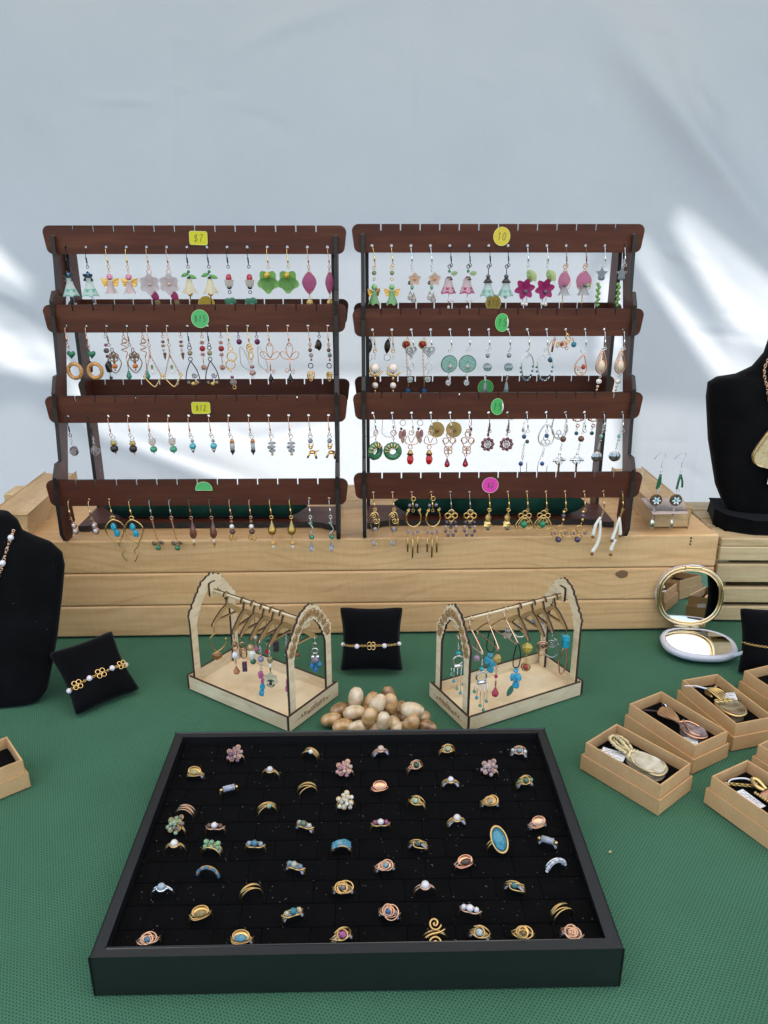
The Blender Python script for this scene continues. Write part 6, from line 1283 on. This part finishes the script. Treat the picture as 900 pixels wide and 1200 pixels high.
# ================================================================== RING TRAY
TC = Vector((-.0195, .5150, 0)); TY = math.radians(1.15); TW, TD, THH = .352, .2475, .032; FZ = .0245
def tray():
    r = thing('ring_tray', 'black velvet lined tray full of handmade rings at the front', 'ring tray', TC, TY)
    a, b, t = TW / 2, TD / 2, .0082
    ob('frame', M().prism([[(-a, -b), (a, -b), (a, b), (-a, b)], [(-a + t, -b + t), (-a + t, b - t), (a - t, b - t), (a - t, -b + t)]], .0006, THH, 'xy'), TRAYM, r, bevel=.0011, seg=2)
    ob('bottom', M().box(-a + t, a - t, -b + t, b - t, .001, .004), VELVET_SOFT, r)
    ia, ib = a - t - .0003, b - t - .0003; nc, nr = 10, 11; w_, d_ = 2 * ia / nc, 2 * ib / nr
    me = mesh('foam_block', M().box(-w_ / 2 + .00012, w_ / 2 - .00012, -d_ / 2 + .0002, d_ / 2 - .0002, 0, FZ - .0042), VELVET_SOFT, False, .0006)
    half = mesh('foam_block', M().box(-w_ / 4 + .00012, w_ / 4 - .00012, -d_ / 2 + .0002, d_ / 2 - .0002, 0, FZ - .0042), VELVET_SOFT, False, .0006)
    for j in range(nr):
        for i in range(nc):
            if j % 2 and i == nc - 1:
                for x in (-ia + w_ * .25, ia - w_ * .25): ob('foam_block', half, None, r, loc=(x, -ib + d_ * (j + .5), .0042))
            else: ob('foam_block', me, None, r, loc=(-ia + w_ * (i + (1 if j % 2 else .5)), -ib + d_ * (j + .5), .0042))
    mb = M()
    for k in range(330):
        x, y = random.uniform(-ia, ia), random.uniform(-ib, ib); s_ = random.choice((.00016, .0002, .00026, .0003)); z = FZ + s_ * .8
        if k % 14 == 0:
            an = random.uniform(0, PI); L_ = random.uniform(.0012, .003)
            mb.tube([(x, y, z), (x + L_ * .5 * math.cos(an), y + L_ * .5 * math.sin(an), z + .0004), (x + L_ * math.cos(an + .5), y + L_ * math.sin(an + .5), z)], .00009, 3)
        else: mb.ell((x, y, z), s_, s_ * .8, s_ * .6, 4, 3)
    o = ob('lint', mb, MT('%b9b4ae'), r); o['kind'] = 'stuff'
tray()

def rg_band(mb, R=8.4, r=.62, cz=1.6, dy=0, tw=0.0, a0=-20, a1=200):
    P = []
    for k in range(19):
        a = math.radians(a0 + (a1 - a0) * k / 18); P.append((R * math.cos(a), dy + tw * math.cos(a), cz + R * math.sin(a)))
    return mb.tube(P, r, 6)
def mute(k):
    if k[0] not in '#^': return k
    q = [int(k[i:i + 2], 16) for i in (1, 3, 5)]; g = sum(q) / 3
    return k[0] + ''.join('%02x' % int(min(255, max(0, (g + (x - g) * .72) * .94))) for x in q)
FLATP = ('band', 'wire_band', 'white_lining'); TILTED = ('scroll', 'cluster', 'gem', 'dome', 'rose', 'triple', 'gems')
TL = Matrix.Translation((0, -1.5, 10)) @ Matrix.Rotation(math.radians(38), 4, 'X') @ Matrix.Translation((0, 1.5, -9.6))
def ring_thing(u, v, metal, kind, cols, desc, yaw=None, size=1.0, pad=True):
    pos = onz(u, v, FZ + .0065); pos.z = FZ
    pos.y = max(pos.y, TC.y - TD / 2 + .0082 + .0068 + (pos.x - TC.x) * math.tan(TY))
    yaw = random.uniform(-.45, .45) if yaw is None else math.radians(yaw)
    metal = {'gold': 'agold', 'rose': 'arose'}.get(metal, metal); cols = tuple(mute(q) for q in cols); rv = random.Random(int(u * 7 + v))
    t = thing('ring', desc + ' in the tray', 'ring', pos, yaw, 'handmade rings in the tray')
    K = .00102 * size; n0 = [0]
    def put(name, mb, mat, sm=True):
        if name not in FLATP and kind in TILTED: mb.xf(TL)
        for i, q in enumerate(mb.v): mb.v[i] = (q[0] * K, q[1] * K, q[2] * K)
        ob(name, mb, MT(mat), t, smooth=sm)
    top = 10.0; c = cols
    F = Vector((0, -3.2, 0))              # ornaments lean a little towards the front
    if kind != 'loops': put('band', rg_band(rg_band(M(), dy=-.9, tw=.5), dy=.9, tw=-.5), metal)
    if kind == 'cluster':
        for i in range(13):
            a = i * 2.4; rr = 2.05 * math.sqrt(i); q = (rr * math.cos(a), -1.2 + rr * math.sin(a), top + .2 - rr * rr * .03)
            put('petal_stone', M().ell(q, 2.0, 2.0, 1.7, 8, 5), c[i % len(c)])
            if i % 2: put('petal_wire', M().torus(q, 2.1, .45, 'z', 9, 4), metal)
    elif kind == 'pearl':
        put('pearl', M().ell((0, -1, top + .9), rv.uniform(2.7, 3.3)), c[0]); put('collar', M().torus((0, -.8, top - .6), 3.3, .8, 'z', 14, 5), metal)
        put('wire_wrap', M().tube([(-6, 0, 7), (-4, -1.6, 9), (-3, -2, 10.4)], .8, 5).tube([(6, 0, 7), (4, -1.6, 9), (3, -2, 10.4)], .8, 5), metal)
    elif kind == 'gem':
        put('gem', M().ell((0, -1.5, top + .6), 2.9, 2.6, 2.6, 7, 4), c[0], False); put('setting', M().torus((0, -1.4, top - .4), 3.5, .6, 'z', 16, 5, tilt=.1), metal)
        put('swirl_wire', M().tube(cat([(-8, -1, 4), (-6, -2.6, 8), (-1, -4.8, 9.6), (5, -3.4, 9.4), (7, 0, 6.5)], 4), .6, 5), metal)
        put('swirl_wire', M().tube(cat([(8, -1, 4), (5, 1.6, 9), (0, 2.8, 10.4), (-5, 1, 9)], 4), .6, 5), metal)
        if len(c) > 1:
            for s_, q in ((-1, c[1]), (1, c[-1])): put('side_gem', M().ell((s_ * 5.6, -1.2, top - 1.6), 2.0, 2, 2, 7, 4), q, False)
    elif kind == 'loops':
        for k, (dy, tw) in enumerate(((-3.2 + rv.uniform(-.5, 1), 1.8 * rv.uniform(-1, 1.4)), (-1, -1.6 * rv.uniform(-.6, 1.4)), (1.4, 2.2 * rv.uniform(-1, 1.2)), (2.6, -.8 * rv.uniform(-1, 2)))): put('wire_band', rg_band(M(), 8.2 + rv.uniform(-.5, .6), .58, 1.6 + rv.uniform(-.5, .5), dy, tw), metal)
        if c: put('gem', M().ell((1.5, -3, top + .3), 2.4, 2.2, 2.2, 8, 5), c[0])
    elif kind == 'dome':
        put('signet', M().ell((0, -1.4, top - .6), 5.8, 3.8, 1.8, 14, 7), metal)
        for k in range(2): put('wire_edge', M().tube(cat([(-8, -1, 4), (-5.5, -4.6 - k, 8.4), (0, -5.2 - k * .8, 9 + .7 * k), (5.5, -4.4, 8.6), (8, -1, 4)], 4), .55, 5), metal)
        if c: put('inlay', M().ell((0, -2.4, top + .5), 4.6, 2.7, 1.6, 12, 6), c[0])
        put('rim', M().torus((0, -1.6, top - .2), 5.7, .6, 'z', 20, 5, 1, 1).xf(Matrix.Scale(.66, 4, Vector((0, 1, 0)))), metal)
    elif kind == 'triple':
        for i, dx in enumerate((-4.6, 0, 4.6)): put('bead', M().ell((dx, -1.2, top - .1 - (1.5 if dx else -.4)), 2.1 if dx else 2.7), c[i % len(c)])
        put('wire_wrap', M().tube(cat([(-8, -1, 5), (-4.6, -3.9, 8), (0, -3.9, 8.4), (4.6, -3.9, 8), (8, -1, 5)], 4), .8, 5), metal)
    elif kind == 'oval':
        m_ = Matrix.Translation((0, -2, top + 1)) @ Matrix.Rotation(math.radians(-12), 4, 'Y') @ Matrix.Rotation(math.radians(-48), 4, 'X')
        put('stone', M().ell((0, 0, 0), 5.4, 3.0, 9.2, 16, 10).xf(m_), c[0]); put('bezel', M().torus((0, -.6, 0), .97, .11, 'y', 26, 6).xf(Matrix.Diagonal((5.9, 5.5, 9.8, 1))).xf(m_), metal)
    elif kind == 'swirl':
        put('swirl_wire', M().tube(cat([(-8, -1, 5), (-4, -3, 10), (3, -2, 11.5), (7, 0, 9)], 5), .62, 5), metal)
        put('swirl_wire', M().tube(cat([(8, -1, 4), (4, -4.6, 7), (-2, -5, 8), (-3, -3, 10), (2, -3.4, 10)], 5), .62, 5), metal)
        if c: put('stone', M().ell((0, -2.6, top - .4), 3, 2.4, 2.4, 9, 6), c[0])
    elif kind == 'scroll':
        for s_ in (1, -1):
            P = [(s_ * 4.6 * f * math.cos(f * 11 + 1.4), -1.5 + s_ * (6.2 + 4.6 * f * math.sin(f * 11 + 1.4)), top) for f in (i / 30 for i in range(31))]
            put('scroll', M().tube(P, .8, 5), metal)
        put('swirl_wire', M().tube(cat([(-7, -4, 8), (-3, -2, 9.4), (3, -1, 9.6), (7, 1, 8)], 4), .8, 5), metal)
    elif kind == 'rose':
        for k in range(6):
            a = k * 1.05; put('petal', M().torus(((4.4 - .5 * k) * .35 * math.cos(a * 2) + rv.uniform(-.6, .6), -2.2 + rv.uniform(-.6, .6), top + .3 * k - .4), (4.9 - .75 * k) * rv.uniform(.88, 1.1), .62, 'z', 16, 5, rv.uniform(.85, 1.15), rv.uniform(.75, 1.1), rv.uniform(-.25, .25)), metal)
        if c: put('centre_stone', M().ell((0, -2.4, top + 1.6), 2.2, 2.0, 1.8, 8, 5), c[0])
        put('swirl_wire', M().tube(cat([(-8, -1, 4), (-6, -4, 8), (0, -6, 8.6), (6, -4, 8), (8, -1, 4)], 4), .62, 5), metal)
    elif kind == 'beads':
        for k in range(13):
            a = math.radians(8 + 164 * k / 12); put('seed_bead', M().ell((8.6 * math.cos(a), -1.2, 1.6 + 8.6 * math.sin(a)), 1.35, nu=8, nv=5), c[k % len(c)])
    elif kind == 'stripes':
        for k in range(3):
            put('stripe', M().tube(cat([(-7, -3 + 2.4 * k, 6.6), (-3, -3.6 + 2.4 * k, 9.6), (3, -2.6 + 2.4 * k, 9.6), (7, -2.2 + 2.4 * k, 6.4)], 4), 1.3, 6), c[k % len(c)])
            put('wire_band', rg_band(M(), 8.6, .6, 1.6, -4.2 + 2.4 * k), metal)
    elif kind == 'bar':
        put('stone', M().tube([(-5, -1.6, top - .6), (5, -1.6, top - .6)], [2.6, 2.6], 10), c[0]); put('collar', M().ell((-6.6, -1.4, top - 1.4), 1.8).ell((6.6, -1.4, top - 1.4), 1.8), metal)
    elif kind == 'gems':
        for k in range(6): put('gem', M().ell((-5 + 5 * (k % 3), -3.2 + 3.4 * (k // 3), top - .6 - (1 if k % 3 != 1 else 0) + .8 * (k // 3)), 2.4, 2.1, 2.1, 7, 4), c[k % len(c)], False)
        put('wire_band', rg_band(M(), 8.4, .8, 1.4, -4.6), metal)
    if pad: put('white_lining', M().tube([(7.0 * math.cos(a), -.2, 1.4 + 7.0 * math.sin(a)) for a in (math.radians(15 + 15 * k) for k in range(11))], [1.2] * 11, 6, flat=1.6), '%b9b5bd')
A_ = '#b9a4ae'
RINGS = [(276, 886, 'rose', 'cluster', ('#9a6a78', '#7d5568', '#b48a80'), 'rose and plum flower cluster ring at the back left'), (364, 882, 'gold', 'loops', ('^e4ddda',), 'gold split band ring with tiny pearls at the back'), (446, 881, 'rose', 'pearl', ('^cfa98a',), 'peach pearl ring at the back centre'), (524, 880, 'gold', 'gem', ('#a9c09a',), 'gold ring with pale green opal at the back'), (608, 882, 'rose', 'gem', ('#6d9aa8', '#c6d2d6'), 'rose gold ring with steel blue stone at the back right'),
         (229, 906, 'gold', 'dome', ('#b5a04c',), 'gold oval ring with olive stone at the back left'), (317, 905, 'gold', 'pearl', ('^cfccd6',), 'gold swirl ring with grey white pearl'), (404, 903, 'rose', 'cluster', ('#c78d84', '#b2707e', '#d6a892'), 'large pink rose gold flower cluster ring'), (487, 899, 'rose', 'gem', ('#2f6a4c',), 'rose gold ring with dark green stone'), (574, 902, 'rose', 'cluster', ('#a88a92', '#b89a9c', '#937480'), 'dusky lilac flower cluster ring at the right back'), (615, 917, 'gold', 'gem', ('#51764f', '#7aa06a'), 'gold loop ring with three green stones'),
         (268, 925, 'gold', 'bar', ('#a9aec2',), 'gold ring with row of silver blue stones'), (360, 923, 'gold', 'loops', (), 'gold ring of four open wire bands'), (445, 923, 'copper', 'dome', (), 'plain copper dome signet ring'), (528, 917, 'gold', 'pearl', ('^dedbe0',), 'gold ring with bright white pearl'),
         (217, 949, 'rose', 'loops', (), 'rose gold ring of crossed wire bands on the left'), (313, 946, 'gold', 'loops', ('#8db089',), 'gold wire ring with pale green bead'), (405, 941, 'gold', 'cluster', ('#d6cfae', '#bdb7a4', '#e0dcc8'), 'cream flower cluster ring in the middle'), (488, 941, 'gold', 'gem', ('#9bc49a',), 'gold branch ring with light green crystal'), (574, 940, 'gold', 'rose', ('#a9a6a0',), 'gold coil ring with small pearl'),
         (207, 969, 'brass', 'cluster', ('#7d9a72', '#8fae84', '#7a6a5c'), 'green bead flower cluster ring at the left'), (252, 970, 'rose', 'triple', ('#7a4a2a', '^d9d6da', '#7a4a2a'), 'rose gold ring with pale centre and brown sides'), (357, 968, 'gold', 'triple', ('#b0a18c', '#5a7a5c', '#c9bfae'), 'gold ring with green and cream beads'), (446, 966, 'gold', 'triple', ('#9a4a72', '^ddd2ca', '#a8457a'), 'gold ring with pearl between magenta beads'), (535, 962, 'gold', 'pearl', ('^e2d2c6',), 'gold ring with cream pearl right of centre'), (630, 965, 'rose', 'dome', (), 'plain rose gold arched ring at the right'),
         (205, 992, 'gold', 'pearl', ('^e2dccb',), 'gold ring with long cream pearl at the left'), (249, 992, 'gold', 'gems', ('#6aa873', '#86bd7e'), 'gold ring set with six green gems'), (299, 991, 'gold', 'triple', ('#8ea2b0', '#2f7fa0', '#8ea2b0'), 'gold ring with sky blue gem between grey beads'), (400, 991, 'gold', 'stripes', ('#2f8fb4', '#3aa0be'), 'gold ring with blue enamel stripes'), (490, 989, 'gold', 'swirl', ('#4a5f4a',), 'gold wave ring with dark green stone'), (583, 988, 'gold', 'oval', ('#2697b2',), 'ring with very large turquoise oval stone'), (642, 986, 'gold', 'bar', ('#a3a6b4',), 'gold ring with grey moonstone bar at the right'),
         (244, 1020, 'brass', 'beads', ('#2f6f96', '#3f7fa2', '#b08a6a'), 'band ring strung with tiny blue beads'), (346, 1016, 'gold', 'triple', ('#6f93ab', '#a9b39a', '#5f8aa6'), 'gold ring with bluish stones near the middle'), (451, 1015, 'rose', 'rose', ('#78a4b4',), 'copper coil ring with pale blue bead'), (544, 1011, 'copper', 'dome', ('#4a2c18',), 'copper oval ring with dark brown centre'), (651, 1011, 'silver', 'beads', ('^d6d6da', '#b9bcc2'), 'silver white bead band ring at the right'),
         (190, 1043, 'silver', 'pearl', ('#9fb6c4',), 'silver ring with opal bead at the left'), (294, 1043, 'gold', 'loops', (), 'slim gold ring of three wires'), (402, 1041, 'gold', 'rose', ('#7a6f6c',), 'gold nest ring with grey stone'), (498, 1041, 'rose', 'pearl', ('^ddd3d6',), 'rose gold ring with pinkish white pearl'), (603, 1038, 'gold', 'swirl', ('#2f7a78',), 'gold scroll ring with deep teal stone'),
         (235, 1071, 'gold', 'dome', ('#9a7a34',), 'gold nugget ring near the lower left'), (343, 1071, 'gold', 'triple', ('#c9b78e', '#1f7f92', '#c9b78e'), 'gold ring with teal gem near the front'), (456, 1069, 'rose', 'rose', ('#1f5f9a',), 'rose gold coil ring with royal blue stone'), (551, 1067, 'rose', 'triple', ('^d6ced6', '^e2dade', '^d6ced6'), 'rose gold ring with three white pearls'), (658, 1066, 'gold', 'loops', (), 'small gold wire ring at the lower right'),
         (173, 1103, 'rose', 'rose', ('#3a6f92',), 'rose gold nest ring with blue stone at the front left'), (282, 1105, 'gold', 'dome', ('#3f8ea6',), 'wide gold ring with blue stone at the front'), (400, 1103, 'gold', 'gem', ('#a83a86',), 'gold ring with magenta stone at the front'), (510, 1099, 'gold', 'scroll', (), 'gold double spiral scroll ring at the front'), (563, 1100, 'gold', 'gem', ('#a9b8ae',), 'small gold ring with opal at the front'), (613, 1096, 'gold', 'rose', ('#7a5a2a',), 'gold rose ring at the front right'), (671, 1095, 'rose', 'rose', (), 'copper rose ring in the front right corner')]
for i, (u, v, me_, kd, cl, ds) in enumerate(RINGS):
    ring_thing(u, v, me_, kd, cl, ds, pad=(i % 5 not in (1, 3)) and kd not in ('cluster', 'oval', 'loops'), size=(1.02 if kd == 'oval' else .95))

# crumbs on the cloth
for (u, v, s_, lab) in ((715, 998, .0011, 'tiny pale crumb on the cloth right of the ring tray'), (833, 744, .0006, 'tiny white speck on the cloth beside the compact mirror')):
    q = onz(u, v, .0006); o = ob('crumb', M().ell((0, 0, 0), s_ * 1.5, s_, s_ * .6, 6, 4), MT('%c9b27a'), loc=q, rot=(0, 0, .6)); tag(o, lab, 'crumb')
